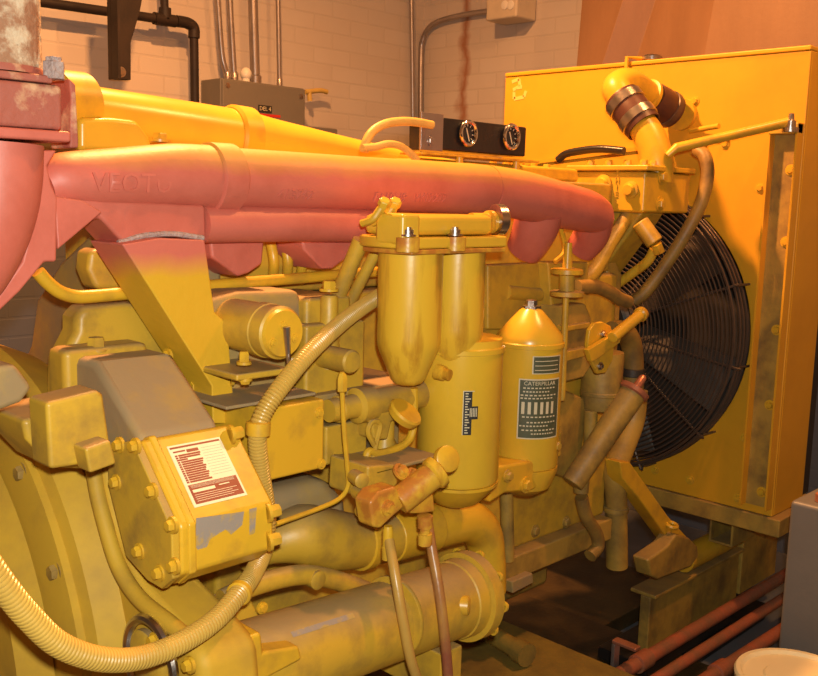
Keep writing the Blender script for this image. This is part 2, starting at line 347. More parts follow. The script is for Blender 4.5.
# short pipe stub right of the box
ps = tag(MB().tube([at(305, 92, Y=3.7), at(320, 90.5, Y=3.7), at(327, 92, Y=3.7)], .012).tube([at(309, 92, Y=3.7), at(310, 101, Y=3.7)], .012, sm=0).build('pipe_fitting', cable_y), 'small corroded fitting sticking out right of the big wall box', 'pipe fitting')
CG = 'conduits above the electrical box'
for pts, r, lab in (([(216, -30), (218, 5), (222, 55), (227, 74), (227.5, 80.5)], .013, 'leftmost thin conduit into the big wall box, bent near its foot'),
                    ([(229, -30), (230, 5), (232.5, 50), (234.5, 81)], .014, 'second thin conduit from left above the big wall box'),
                    ([(252.5, -30), (253, 5), (255.5, 82)], .022, 'thickest conduit above the big wall box'),
                    ([(277, -30), (278, 5), (279.5, 84.5)], .011, 'thinnest conduit above the big wall box, rightmost of four')):
    t = thing('conduit', lab, 'conduit', at(pts[-1][0], pts[-1][1], Y=3.64), CG)
    P = [at(*p, Y=3.68) for p in pts]; P[-1].z = zt+.006; P[-2].z = max(P[-2].z, zt+.02)
    MB().tube(P, r).build('tube', galv, t)
    e = P[-1]; MB().lathe(e, PZ, [(-.0045, r*1.25), (.03, r*1.25), (.035, r*1.05)], 16).build('connector', galv, t)
bl = tag(MB().sphere(at(246, 74, Y=3.65), .026, (1, 1, 1.15)).lathe(V((at(246, 74, Y=3.65).x, 3.65, zt+.001)), PZ, [(0, .018), (.03, .018)], 16).build('glass_bulb', white_lens), 'pale round bulb standing on top of the big wall box', 'bulb')
# corner conduits
wpipe('corner_conduit', [(411, -20), (412, 40), (413.5, 160), (416.5, 330), (420, 520)], .012, galv, 'thin straight vertical conduit in the wall corner', 'conduit', Y=BY-.03)
Xc = RX-.03
wpipe('bent_conduit', [(490, 11), (463, 15), (440, 21), (429, 28), (423, 40), (421, 60), (420.5, 160), (421, 330)], .015, galv, 'conduit bending from the white lamp box down the wall corner', 'conduit', X=Xc)
# emergency lamp box
fx = thing('emergency_light', 'cream plastic emergency light box high on the wall near the corner', 'light', at(507, 20, X=RX-.1))
f0, f1 = at(486, 0, X=RX-.16), at(517, 0, X=RX-.16)
fzb = at(508, 18, X=RX-.16).z
MB().box((RX-.16, f0.y, fzb), (RX-.002, f1.y, fzb+.26)).build('housing', beige, fx, .012)
for px in (505, 511):
    p = at(px, 5, X=RX-.16); MB().lathe(p, NX, [(-.005, .022), (.004, .022), (.006, .016)], 20).build('test_lens', white_lens, fx)
# board hood between the radiator and the wall
hd = thing('air_duct', 'brown board air duct on the wall above and behind the yellow radiator', 'duct', (3.5, 1.6, 1.7))
h0 = at(585, 0, X=3.62).y; 
def hp(px, py, X): return at(px, py, X=X)
L1 = (hp(668, -60, 3.62), hp(604, 90, 3.62)); L2 = (hp(742, -60, 3.62), hp(712, 90, 3.62))
tops = [V((3.62, h0, 2.75)), V((3.55, L1[0].y, 2.75)), V((3.63, L1[0].y-.10, 2.75)), V((3.55, L2[0].y, 2.75)), V((3.62, .2, 2.75))]
bots = [V((3.62, h0+.03, 1.6)), V((3.55, L1[1].y+.12, 1.6)), V((3.63, L1[1].y+.0, 1.6)), V((3.55, L2[1].y+.06, 1.6)), V((3.62, .2, 1.6))]
BKX = V((.25, 0, 0))
fp_ = [tops, bots]
lp_ = [tops, bots, [V((3.88, p.y, 1.6)) for p in bots], [V((3.88, p.y, 2.75)) for p in tops]]
MB().rings([list(c) for c in zip(*lp_)], True, True).build('folded_panel', plywood, hd, .003, angle=8)
# ================================================================ RADIATOR
RF = 2.70
FC = V((RF, 1.68, 1.06)); FR = .45
y0, y1, z0, z1 = 1.12, 2.20, .545, 1.885
rad = thing('radiator', 'large yellow radiator with a round wire fan guard at the far engine end', 'radiator', (2.85, 1.66, .49))
mb = MB(); ang = sorted([2*PI*k/72 for k in range(72)] + [math.atan2(z-FC.z, y-FC.y) % (2*PI) for y in (y0, y1) for z in (z0, z1)])
inn, out = [], []
for a in ang:
    dy, dz = math.cos(a), math.sin(a); t = 1e9
    if dy > 1e-9: t = min(t, (y1-FC.y)/dy)
    if dy < -1e-9: t = min(t, (y0-FC.y)/dy)
    if dz > 1e-9: t = min(t, (z1-FC.z)/dz)
    if dz < -1e-9: t = min(t, (z0-FC.z)/dz)
    inn.append(V((RF, FC.y+dy*FR, FC.z+dz*FR))); out.append(V((RF, FC.y+dy*t, FC.z+dz*t)))
T = V((.012, 0, 0))
mb.rings([inn, out, [p+T for p in out], [p+T*4 for p in inn]], True, False)
vs = list(mb.b.verts); n = len(ang)
for i in range(n): mb.b.faces.new((vs[i], vs[(i+1) % n], vs[3*n+(i+1) % n], vs[3*n+i]))
shroud = mb.build('shroud_panel', yellow_sheet, rad, .003)
MB().box((RF+.012, y0, z0), (RF+.22, y0+.012, z1)).build('side_panel', yellow_sheet, rad, .003)
MB().box((RF+.012, y1-.012, z0), (RF+.22, y1, z1)).build('side_panel', yellow_sheet, rad, .003)
MB().box((RF-.004, y0, z1), (RF+.30, y1, z1+.014)).build('top_panel', yellow_sheet, rad, .004)
MB().box((RF+.225, y0+.03, z0), (RF+.34, y1-.03, z1-.002)).build('radiator_core', core_metal, rad)
MB().box((RF-.012, y0-.03, z0-.055), (RF+.32, y1, z0-.001)).build('bottom_channel', yellow_grimy, rad, .004)
# side channel: base strip between two lips
ct, cb = at(792, 124, X=RF), at(765, 507, X=RF)
ya, yb = 1.20, 1.128
sc = MB().box((RF-.006, yb, cb.z), (RF-.001, ya, ct.z)).build('side_channel', yellow_grimy, rad)
MB().box((RF-.04, ya, cb.z), (RF-.0005, ya+.006, ct.z)).build('channel_lip', yellow_sheet, sc)
MB().box((RF-.04, yb-.006, cb.z), (RF-.0005, yb, ct.z)).build('channel_lip', yellow_sheet, sc)
MB().box((RF-.042, yb-.006, ct.z-.03), (RF-.006, ya+.006, ct.z)).build('channel_cap', yellow_cast, sc, .003)
bolts(sc, [at(p[0], p[1], X=RF-.006) for p in ((791, 170), (786, 242), (777, 330), (770, 405), (762, 492))], NX, .011, .012, yellow)
bolts(shroud, [at(p[0], p[1], X=RF) for p in ((773, 146), (765, 216), (760, 286), (757, 330), (752, 392), (745, 438), (738, 498), (695, 101), (725, 144), (760, 188), (690, 480), (655, 470))], NX, .010, .010, yellow)
MB().tube([at(690, 131, X=RF-.012), at(719, 126, X=RF-.03)], .008, sm=0).build('drain_stub', yellow, rad)
mb = MB()
for a, c in (((512, 82), (519, 79)), ((519, 79), (520, 86)), ((520, 86), (513, 90)), ((514, 92), (514, 99)), ((514, 99), (524, 97)), ((524, 97), (526, 91)), ((516, 88), (522, 87))):
    mb.bar(at(*a, X=RF-.0006), at(*c, X=RF-.0006), .012, .001, NX)
mb.build('chalk_mark', chalk, shroud, label='pale scribbled chalk marks')
mb = MB()
rail_p = [at(507, 166, X=RF-.004), at(690, 142, X=RF-.004)]
MB().bar(rail_p[0], rail_p[1], .012, .006, NX).build('seam_strip', yellow_sheet, shroud)
# filler cap and overflow tube
fp = V((RF+.06, at(652, 57, X=RF+.06).y, z1+.014))
MB().lathe(fp, PZ, [(0, .026), (.006, .026), (.008, .034), (.018, .034), (.024, .024)], 24).build('filler_cap', steel, rad, label='bright round filler cap')
MB().tube([fp+V((-.02, .02, .012)), V((RF-.014, fp.y+.045, fp.z+.012)), V((RF-.014, fp.y+.048, fp.z-.10))], .0065, 10, 0).build('overflow_tube', yellow, rad)
# fan guard (domed wire guard)
mb = MB(); gx = RF-.10
for i in range(27):
    R = .085+.0136*i; mb.torus((gx+.0, FC.y, FC.z), X1, R, .0024, 72, 6)
for x in (gx, gx+.022, gx+.044, gx+.066): mb.torus((x, FC.y, FC.z), X1, FR+.006 if x > gx else FR-.002, .0045, 80, 6)
for k in range(12):
    a = 2*PI*(k+.3)/12; e = V((0, math.cos(a), math.sin(a)))
    mb.tube([V((gx+.006, FC.y, FC.z))+e*.08, V((gx+.006, FC.y, FC.z))+e*(FR-.01), V((gx+.03, FC.y, FC.z))+e*(FR+.012), V((RF, FC.y, FC.z))+e*(FR+.016)], .004, 6, 4)
mb.build('fan_guard', guard_wire, rad, label='black round wire fan guard')

# ================================================================ SKID AND FLOOR
sk = thing('skid_base', 'dirty yellow steel skid under the engine with a dark oily drip plate', 'base', (1.3, 1.6, 0))
MB().box((.80, .95, .0), (2.0, 2.4, .29)).build('deck', skid_m, sk, .006)
MB().box((-.6, .95, .0), (.80, 2.4, .10)).build('low_deck', skid_m, sk, .004)
MB().box((2.0, .98, .0), (2.62, 2.4, .06)).build('drip_plate', oily, sk, .003)
MB().box((2.62, 1.62, .0), (3.15, 2.4, .055)).build('drip_plate', oily, sk, .003)
MB().box((2.0, .97, .06), (2.62, .985, .09)).build('plate_rim', skid_m, sk)
tag(MB().tube([at(478, 626, Z=.325), at(524, 654, Z=.325)], .024, 18, 0).lathe(at(518, 650, Z=.325), at(524, 654, Z=.325)-at(478, 626, Z=.325), [(0, .03), (.035, .03)], 18).build('pipe_offcut', skid_m), 'short capped pipe lying on the skid below the oil cooler', 'pipe')
# beam below the radiator
bm = thing('support_beam', 'yellow steel beam below the radiator, standing on a black footing', 'beam', (2.8, 1.45, 0))
MB().box((2.46, 1.365, .10), (3.05, 1.40, .282)).build('web', yellow_grimy, bm, .004)
MB().box((2.46, 1.348, .2825), (3.05, 1.435, .294)).build('lip', yellow_grimy, bm, .003)
MB().tube([(2.685, 1.388, .336), (3.06, 1.388, .336)], .040, 24, 0).build('round_bar', yellow, bm, .003)
MB().box((3.062, 1.36, .12), (3.35, 1.43, .33)).build('rear_beam', yellow_grimy, bm, .004)
def ring4(x, k): return [V((x, 1.28+k, .380+k)), V((x, 1.36-k, .380+k)), V((x, 1.36-k, .486-k)), V((x, 1.28+k, .486-k))]
MB().rings([ring4(2.80, .007), ring4(2.80, 0), ring4(2.96, 0), ring4(2.96, .007), ring4(2.80, .007)], True, False).build('box_bracket', yellow_grimy, bm)
MB().box((3.065, 1.365, .331), (3.3, 1.425, .34)).build('bracket_pad', yellow_grimy, bm)
MB().box((2.40, 1.33, .062), (2.95, 1.50, .10)).build('footing', black_metal, bm, .004)
MB().box((2.64, 1.32, .0), (3.2, 1.52, .062)).build('footing', black_metal, bm, .004)
# floor pipes
for pts, Y, r, lab in (([(600, 686), (640, 660), (700, 624), (782, 577)], 1.22, .019, 'uppermost of the three rusty red pipes running below the radiator'),
                       ([(640, 690), (700, 651), (782, 599)], 1.16, .016, 'middle one of the three rusty red pipes running below the radiator'),
                       ([(690, 690), (720, 671), (782, 630)], 1.09, .019, 'lowest and nearest of the three rusty pipes running below the radiator')):
    t = thing('floor_pipe', lab, 'pipe', at(700, 640, Y=Y), 'rusty pipes beside the skid')
    P = [at(*p, Y=Y) for p in pts]; d = (P[-1]-P[0]).normalized(); P[0] = P[0]+d*max(0, (2.04-P[0].x)/d.x); MB().tube([P[0], P[-1]+d*.5], r, 16, 0).build('tube', rust_red, t)
    e = at(642, 659, Y=Y) if Y == 1.22 else P[1]
    if Y != 1.16: MB().lathe(P[0]+d*((e-P[0]).dot(d)), d, [(-.03, r*1.05), (-.028, r*1.35), (.028, r*1.35), (.03, r*1.05)], 16).build('coupling', rust_red, t)
pc = at(621, 652, Y=1.235)
cs = thing('pipe_stand', 'small grey clamp stand holding the uppermost rusty pipe at the skid end', 'pipe clamp', V((pc.x, pc.y, .06)))
MB().box((pc.x-.014, pc.y+.012, .061), (pc.x+.014, pc.y+.022, pc.z+.02)).build('upright', galv, cs, .002)
MB().box((pc.x-.014, pc.y-.05, pc.z+.021), (pc.x+.014, pc.y+.022, pc.z+.031)).build('saddle', copper, cs, .003)
# grey cabinet and bucket
ca = at(790, 500, Y=.95)
cb_ = thing('metal_cabinet', 'plain grey metal cabinet cut off by the picture edge behind the cream bucket', 'cabinet', (ca.x+.2, .7, 0))
MB().box((ca.x, .45, .03), (ca.x+.4, .95, ca.z)).build('body', cab_grey, cb_, .012)
MB().box((ca.x+.02, .47, 0), (ca.x+.38, .93, .03)).build('plinth', black_metal, cb_)
cf = thing('copper_fitting', 'small reddish copper fitting lying on top of the grey cabinet', 'fitting', (ca.x+.05, .88, ca.z))
k0 = V((ca.x+.05, .885, ca.z+.001))
MB().lathe(k0, PZ, [(0, .02), (.02, .02), (.022, .012), (.035, .012)], 12).build('nut', copper, cf)
MB().tube([k0+V((0, 0, .03)), k0+V((.03, -.06, .035)), k0+V((.04, -.14, .03))], .01).build('elbow', copper, cf)
bk = at(798, 678, Z=.40)
bu = thing('bucket', 'cream plastic bucket with a lid, nearest thing at the bottom beside the grey cabinet', 'bucket', (bk.x, bk.y, 0))
MB().lathe((bk.x, bk.y, 0), PZ, [(0, .112), (.01, .116), (.33, .128), (.335, .138), (.355, .138), (.36, .130), (.385, .130)], 48).build('body', cream, bu)
MB().lathe((bk.x, bk.y, .386), PZ, [(0, .136), (.014, .138), (.02, .134), (.02, .124), (.012, .118), (.012, .075), (.016, .07), (.016, .002)], 48).build('lid', cream, bu)

# ================================================================ ENGINE
EN = thing('diesel_engine', 'big yellow diesel engine with a pink exhaust manifold, filters and bolted housings on the skid', 'engine', (1.5, 1.68, .29))
def P_(name, mb, mat=yellow_cast, bevel=.004, parent=None, label=None, angle=35): return mb.build(name, mat, parent or EN, bevel, angle=angle, label=label)

block = P_('cylinder_block', MB().box((.97, 1.44, .56), (2.30, 1.98, 1.26)), yellow_cast, .012)
P_('oil_pan', MB().box((.9, 1.58, .32), (2.24, 1.96, .50)), yellow_grimy, .02)
pr_ = P_('pan_rail', MB().box((.8, 1.40, .50), (2.28, 2.0, .565)), yellow_grimy, .006)
bolts(pr_, [at(p[0], p[1], Y=1.44) for p in ((535, 531), (566, 522))], NY, .012, .012, yellow_grimy)
P_('foot_bracket', MB().prism([at(512, 582, Y=1.38), at(533, 573, Y=1.38), at(534, 583, Y=1.38), at(513, 594, Y=1.38)], (0, .08, 0)), yellow_dusty, .004)
head = P_('cylinder_head', MB().box((.86, 1.47, 1.262), (2.30, 1.80, 1.505)), yellow_cast, .008)
# ribs / bosses on the head's side seen under the manifold
mb = MB()
for px in (270, 284, 298): mb.tube([at(px, 240, Y=1.43), at(px+4, 262, Y=1.42), at(px+2, 282, Y=1.44)], .010)
P_('injector_line', mb, yellow, 0)
# left valve cover, right valve cover
vc = P_('valve_cover', MB().prism([at(79, 117, Y=1.55), at(112, 117, Y=1.55), at(139, 120, Y=1.55), at(150, 136, Y=1.55), at(156, 152, Y=1.55), at(79, 152, Y=1.55)], (0, .22, 0)), can_paint, .012)
bolts(vc, [at(160, 141, Y=1.56)], PZ, .014, .016)
P_('valve_cover', MB().box((1.02, 1.56, 1.506), (1.55, 1.80, 1.53)), yellow, .01)
vr = P_('valve_cover', MB().box((1.62, 1.56, 1.506), (2.26, 1.80, 1.545)), yellow, .012)
bolts(vr, [V((2.0+.06*k, 1.66, 1.546)) for k in range(5)], PZ, .010, .014)

# ---- intake pipe behind
ya_ = 1.80
ip = P_('intake_pipe', MB().tube([at(78, 113, Y=ya_), at(160, 126, Y=ya_), at(235, 138, Y=ya_), at(250, 140, Y=ya_), at(300, 147, Y=ya_), at(400, 162, Y=ya_), at(470, 170, Y=ya_)], [.056, .060, .064, .062, .050, .032, .02], 28, 6), can_paint, 0)
a0, a1 = at(228, 137, Y=ya_), at(250, 140, Y=ya_)
P_('collar', MB().lathe(a0, a1-a0, [(0, .066), (.006, .072), (.05, .072), (.056, .062)], 32), yellow, 0, ip)
q = at(66, 106, Y=1.62)
P_('end_ring', MB().lathe(q, V((1, .25, 0)), [(-.03, .03), (-.03, .060), (.03, .062), (.035, .05)], 32), yellow, 0, ip)

# ---- exhaust manifold
ym = 1.33
mA = [(44, 186, .030), (62, 181, .040), (110, 179, .045), (170, 176, .050), (208, 178, .053)]
mB_ = [(208, 178, .051), (240, 179, .0505), (360, 184, .0505), (470, 189, .053), (486, 190, .052)]
mC = [(484, 190, .054), (520, 195, .054), (560, 205, .054), (586, 211, .051), (598, 216, .044), (604, 218, .028)]
def tubepx(L_, Y, n=28, sm=6): return MB().tube([at(a, c, Y=Y) for a, c, _ in L_], [r for *_, r in L_], n, sm)
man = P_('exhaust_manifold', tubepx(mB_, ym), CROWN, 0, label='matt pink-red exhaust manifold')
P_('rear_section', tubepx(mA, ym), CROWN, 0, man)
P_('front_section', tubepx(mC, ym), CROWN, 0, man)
a0, a1 = at(206, 178, Y=ym), at(238, 179, Y=ym)
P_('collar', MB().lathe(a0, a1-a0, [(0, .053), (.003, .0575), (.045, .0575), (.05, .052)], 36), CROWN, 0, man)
P_('lower_log', MB().tube([at(200, 224, Y=ym-.01), at(290, 224, Y=ym-.01), at(385, 226, Y=ym-.01)], .031, 20, 0), pink, 0, man)
# outlet body under the rear section
ob = P_('outlet_body', MB().prism([at(a, c, Y=1.30) for a, c in ((46, 192), (100, 200), (206, 205), (207, 238), (165, 236), (126, 246), (100, 218), (84, 226), (56, 214))], (0, .09, 0)), pink, .006, man)
P_('weld_seam', MB().tube([at(a, c, Y=1.296) for a, c in ((118, 243), (126, 241), (140, 236.5), (155, 234.5), (175, 234), (203, 238))], .0045, 8, 4), weld, 0, man, 'grey cracked weld seam')
# raised casting letters
def on_pipe(px, py, r):
    c = at(px, py, Y=ym)
    p0, p1 = at(px-10, py, Y=ym), at(px+10, py+.4, Y=ym); d = (p1-p0).normalized()
    def f(x, y, z):
        a = y/r-.12; n_ = V((0, -math.cos(a), math.sin(a)))
        return c+d*x+n_*(r+z)
    return f
mb = MB(); mb.text('VEOTU', .040, on_pipe(118, 180, .0462), .001); mb.build('casting_letters', pink, man)
MB().text('413742', .026, lambda x, y, z: on_pipe(280, 181, .0508)(x, y-.018, z), .001).build('casting_letters', pink, man)
MB().text('F110N9   W17272', .026, lambda x, y, z: on_pipe(395, 185.5, .0518)(x, y-.018, z), .001).build('casting_letters', pink, man)
# port flanges below
for poly in (((210, 241), (265, 240), (263, 264), (250, 273), (239, 277), (212, 258)), ((302, 241), (362, 239), (356, 252), (333, 269), (322, 269), (304, 250))):
    P_('port_flange', MB().prism([at(a, c, Y=1.345) for a, c in poly], (0, .10, 0)), pink, .006, man)
for pts in (((541, 208, .056), (536, 226, .054), (530, 240, .049), (524, 250, .044)), ((594, 216, .050), (592, 232, .046), (587, 241, .043), (581, 249, .040))):
    q = [at(a, c, Y=1.34+.02*i) for i, (a, c, _) in enumerate(pts)]
    P_('port_elbow', MB().tube(q, [r for *_, r in pts], 22, 5), pink, 0, man)

# ---- exhaust elbow and flange at the left edge
ys = 1.27
el = P_('exhaust_elbow', MB().tube([at(-6, 143, Y=ys), at(-6, 175, Y=ys), at(-9, 205, Y=ys), at(-20, 240, Y=ys), at(-42, 275, Y=ys), at(-80, 300, Y=ys)], [.061, .060, .058, .056, .055, .055], 30), pink, 0, label='pink exhaust elbow')
s_ = at(-6, 140, Y=ys); hw = .064
zt1, zt2 = at(30, 82, Y=ys-hw).z, at(30, 128, Y=ys-hw).z
zl = at(30, 140, Y=ys-hw).z
P_('flange_block', MB().box((s_.x-hw, s_.y-hw, zt2), (s_.x+hw, s_.y+hw, zt1)), pink_worn, .006, el)
P_('lower_flange', MB().box((s_.x-hw, s_.y-hw-.006, zl), (s_.x+hw+.008, s_.y+hw, zt2-.001)), pink, .004, el)
zu = at(30, 73, Y=ys-hw).z
P_('upper_flange', MB().box((s_.x-hw, s_.y-hw, zt1+.001), (s_.x+hw-.012, s_.y+hw, zu)), pink_worn, .003, el)
q = at(48, 86, Y=ys-hw-.002)
P_('bolt', MB().lathe(V((s_.x+hw-.008, s_.y-hw+.006, zu-.004)), PZ, [(0, .0145), (.022, .0145), (.022, .011), (.028, .011)], 6), weld, .001, el)
P_('yoke', MB().prism([at(a, c, Y=1.26) for a, c in ((69, 78), (76, 84), (79, 140), (79, 148), (70, 148), (71, 100))], (0, .06, 0)), pink_worn, .003, el)
P_('joint_flange', MB().prism([at(a, c, Y=1.26) for a, c in ((33, 150), (58, 150), (48, 166), (52, 184), (58, 198), (57, 262), (45, 262), (20, 292), (-5, 316), (-5, 300), (22, 262), (34, 215))], (0, .05, 0)), pink, .004, el)
P_('gusset', MB().prism([at(a, c, Y=1.285) for a, c in ((54, 196), (82, 200), (103, 212), (58, 250))], (0, .03, 0)), pink, .003, el)
sp = thing('rusty_exhaust_pipe', 'flaking rusty vertical exhaust pipe in the upper corner above the pink elbow', 'pipe', (s_.x, s_.y, zu))
MB().lathe((s_.x, s_.y, zu+.001), PZ, [(0, .0615), (.4, .0605), (1.79, .0605)], 40).build('tube', rust_pipe_m, sp)
MB().lathe((s_.x, s_.y, zu+.001), PZ, [(0, .063), (.006, .063), (.010, .061)], 40).build('weld_ring', pink_worn, sp)

# ---- manifold support bracket (channel)
yb_ = 1.27
br = P_('manifold_bracket', MB().prism([at(a, c, Y=yb_) for a, c in ((122, 244), (160, 238), (205, 240), (215, 312), (224, 320), (228, 328), (235, 412), (229, 424), (213, 424), (212, 386))], (0, .10, 0)), BRK, .003, label='bracket painted pink above and yellow below')
bolts(br, [at(a, c, Y=1.33)+V((-.004, 0, 0)) for a, c in ((172, 325), (170, 356), (197, 386))], NX, .009, .01)
bolts(br, [at(a, c, Y=yb_) for a, c in ((229, 335), (231, 380))], V((1, -.2, 0)), .007, .01)

# ---- rear plate and flywheel housing
P_('rear_plate', MB().prism([at(a, c, X=.80) for a, c in ((60, 262), (95, 228), (118, 205), (136, 205), (136, 420), (60, 430), (20, 408), (16, 376), (30, 345), (36, 300))], (.17, 0, 0)), yellow_dusty, .01)
P_('pump_cover', MB().prism([at(a, c, Y=1.40) for a, c in ((76, 318), (84, 306), (128, 302), (152, 306), (190, 360), (190, 430), (60, 430), (62, 360), (76, 332))], (0, .06, 0)), yellow_cast, .015)
P_('cover_step', MB().box((at(64, 360, Y=1.34).x, 1.34, at(100, 400, Y=1.34).z), (at(150, 360, Y=1.34).x, 1.40, at(100, 347, Y=1.34).z)), yellow_cast, .012)
bolts(EN, [at(96, 350, Y=1.36)], PZ, .014, .022, yellow_cast)
P_('plate_boss', MB().prism([at(a, c, Y=1.42) for a, c in ((90, 250), (104, 248), (125, 290), (96, 290), (88, 270))], (0, .05, 0)), yellow_cast, .01)
CY, CZ = 1.72, .65
fh = P_('flywheel_housing', MB().lathe((.60, CY, CZ), X1, [(-.012, .02), (-.012, .455), (0, .50), (.012, .50), (.02, .52), (.06, .535), (.14, .50)], 96), yellow_clean, 0)
P_('end_cover', MB().lathe((.585, CY, CZ), X1, [(-.05, .1), (-.04, .40), (0, .44)], 80), yellow_clean, 0, fh)
bolts(fh, [V((.60, CY-.478*math.cos(a), CZ+.478*math.sin(a))) for a in [math.radians(x) for x in (-12, 9, 30, 50, 70, 90)]], NX, .012, .014, yellow_grimy)
# timing case flare to the right of the flywheel ring
P_('timing_case', MB().prism([at(a, c, X=.66) for a, c in ((88, 465), (100, 455), (112, 520), (134, 585), (175, 628), (200, 660), (205, 720), (60, 720), (60, 500))], (.10, 0, 0)), yellow_clean, .02)
P_('case_rim', MB().tube([at(a, c, X=.655) for a, c in ((92, 452), (96, 485), (104, 520), (118, 565), (138, 597), (168, 622), (190, 640))], .012, 12), yellow_clean, 0)
P_('upper_boss', MB().prism([at(a, c, Y=1.14) for a, c in ((46, 403), (98, 390), (104, 395), (112, 450), (104, 462), (50, 470))], (0, .055, 0)), yellow_cast, .006)
P_('boss_base', MB().prism([at(a, c, Y=1.20) for a, c in ((22, 420), (98, 405), (112, 450), (92, 470), (52, 468), (26, 440))], (0, .12, 0)), yellow_cast, .008)
P_('side_boss', MB().prism([at(a, c, Y=1.10) for a, c in ((85, 449), (111, 440), (117, 464), (90, 474))], (0, .035, 0)), yellow_cast, .004)
P_('breather_cap', MB().prism([at(a, c, Y=1.16) for a, c in ((-14, 372), (2, 366), (16, 364), (34, 388), (22, 403), (-2, 412), (-16, 414))], (0, .06, 0)), yellow_dusty, .008)
# inspection ring low on the case
P_('inspection_ring', MB().torus(at(150, 663, X=.64), NX, .062, .007, 48, 8), steel, 0)
P_('inspection_cover', MB().lathe(at(150, 663, X=.655), NX, [(0, .05), (.01, .05), (.014, .044), (.014, .01)], 36), yellow_cast, 0)
bolts(EN, [at(155, 640, X=.64), at(190, 665, X=.64)], NX, .008, .012)

# ---- gear housing with the data plate
x0 = .652
gp = [(141, 440), (180, 527), (181, 575), (170, 585), (156, 577), (135, 554), (118, 486), (116, 447)]
g0 = [at(a, c, X=x0) for a, c in gp]
ln = at(274, 495, Y=g0[1].y).x-x0
gh = P_('accessory_housing', MB().prism(g0, (ln, 0, 0)), yellow, .006)
cen = sum(g0, V())/len(g0)
cover = P_('cover_plate', MB().prism([cen+(p-cen)*1.025+V((-.014, 0, 0)) for p in g0], (.013, 0, 0)), yellow_cast, .003, gh)
P_('cover_gasket', MB().prism([cen+(p-cen)*1.03+V((.012, 0, 0)) for p in g0], (.012, 0, 0)), yellow, .003, gh)
bolts(gh, [at(a, c, X=x0-.014) for a, c in ((120, 445), (136, 446), (117, 482), (153, 491), (173, 525), (140, 551), (175, 566), (160, 573))], NX, .008, .012, yellow)
xe = x0+ln
bolts(gh, [V((xe-.012, g0[1].y-.002, g0[1].z-.012)), V((xe-.012, g0[2].y-.002, g0[2].z+.012)), V((xe-.02, g0[0].y-.02, g0[0].z-.01))], V((1, -.25, .1)), .010, .02, yellow)
# slanted face frame: u along the engine, v down the slope
uo = g0[0]; vdir = (g0[1]-g0[0]); vl = vdir.length; vdir.normalize(); nrm = V((0, -vdir.z, vdir.y)); nrm = nrm if nrm.y < 0 else -nrm
def slope(u, v, h=0): return uo+V((u, 0, 0))+vdir*v+nrm*h
# data plate corners in the photo -> slope coordinates
def s_uv(px, py):
    d = rt*((px-409)/FPX)-up*((py-338)/FPX)+fwd; t = (uo-CAM).dot(nrm)/d.dot(nrm); p = CAM+d*t-uo; return p.x, p.dot(vdir)
c_ = [s_uv(*p) for p in ((169, 447), (219, 437), (247, 495), (192, 509))]
u0, u1 = (c_[0][0]+c_[3][0])/2, (c_[1][0]+c_[2][0])/2; v0, v1 = (c_[0][1]+c_[1][1])/2, (c_[2][1]+c_[3][1])/2
du, dv = u1-u0, v1-v0
def prect(mb, a, c, e, f, h): mb.prism([slope(u0+a*du, v0+c*dv, h), slope(u0+e*du, v0+c*dv, h), slope(u0+e*du, v0+f*dv, h), slope(u0+a*du, v0+f*dv, h)], nrm*.0003); return mb
dp = P_('data_plate', MB().prism([slope(u0, v0, 0), slope(u1, v0, 0), slope(u1, v1, 0), slope(u0, v1, 0)], nrm*.0012), plate_cream, 0, gh, 'cream and maroon data plate')
mb = MB()
prect(mb, .03, .03, .97, .06, .0012); prect(mb, .06, .10, .28, .125, .0012); prect(mb, .30, .10, .52, .15, .0012)
for k in range(13):
    v = .165+.036*k
    if k == 2: prect(mb, .06, v, .26, v+.026, .0012); continue
    prect(mb, .06, v, .105, v+.028, .0012); prect(mb, .12, v, .53-.02*(k % 3), v+.029, .0012)
for k in range(11): prect(mb, .57, .12+.045*k, .94, .122+.045*k, .0012)
prect(mb, .05, .655, .96, .96, .0012)
P_('plate_print', mb, ink_maroon, 0, gh)
mb = MB(); prect(mb, .09, .74, .50, .785, .0016); prect(mb, .58, .74, .78, .755, .0016)
for k in range(4): prect(mb, .09, .67+.013*k, .9, .673+.013*k, .0016); prect(mb, .09, .82+.032*k, .88-.1*(k % 2), .826+.032*k, .0016)
P_('plate_print', mb, plate_cream, 0, gh)
mb = MB()
def fr(a, c): return V((x0+ln*a, g0[1].y-.0008, g0[1].z+(g0[2].z-g0[1].z)*c))
mb.prism([fr(.16, -.1), fr(.66, .02), fr(.64, .3), fr(.52, .45), fr(.46, .3), fr(.3, .42), fr(.22, .75), fr(.15, .5)], (0, .0006, 0)).prism([fr(.72, .0), fr(.80, 0), fr(.78, .55), fr(.72, .62)], (0, .0006, 0))
P_('paint_scrape', mb, grey_bare, 0, gh, 'bare grey scraped patches')
# dusty upper housing behind
q0, q1 = g0[0]+V((.004, 0, 0)), at(94, 362, X=x0+.004)
q1.y = max(q1.y, q0.y+.08)
up_l = at(165, 350, X=x0+.05)
P_('gear_case_top', MB().prism([q0+V((0, .012, 0)), q1, q1+V((0, .10, 0)), V((x0+.004, q1.y+.1, q0.z-.06)), V((x0+.004, q0.y+.012, q0.z-.06))], (ln*.86, 0, 0)), dust_grey, .012, label='dust-covered sloping case top')
# ---- engine-side yellow pipe
P_('balance_pipe', MB().tube([at(a, c, Y=1.385) for a, c in ((38, 272), (48, 283), (60, 292), (75, 296.5), (95, 296), (150, 291), (213, 285.5), (327, 276), (400, 270))], .0105, 14), yellow, 0)

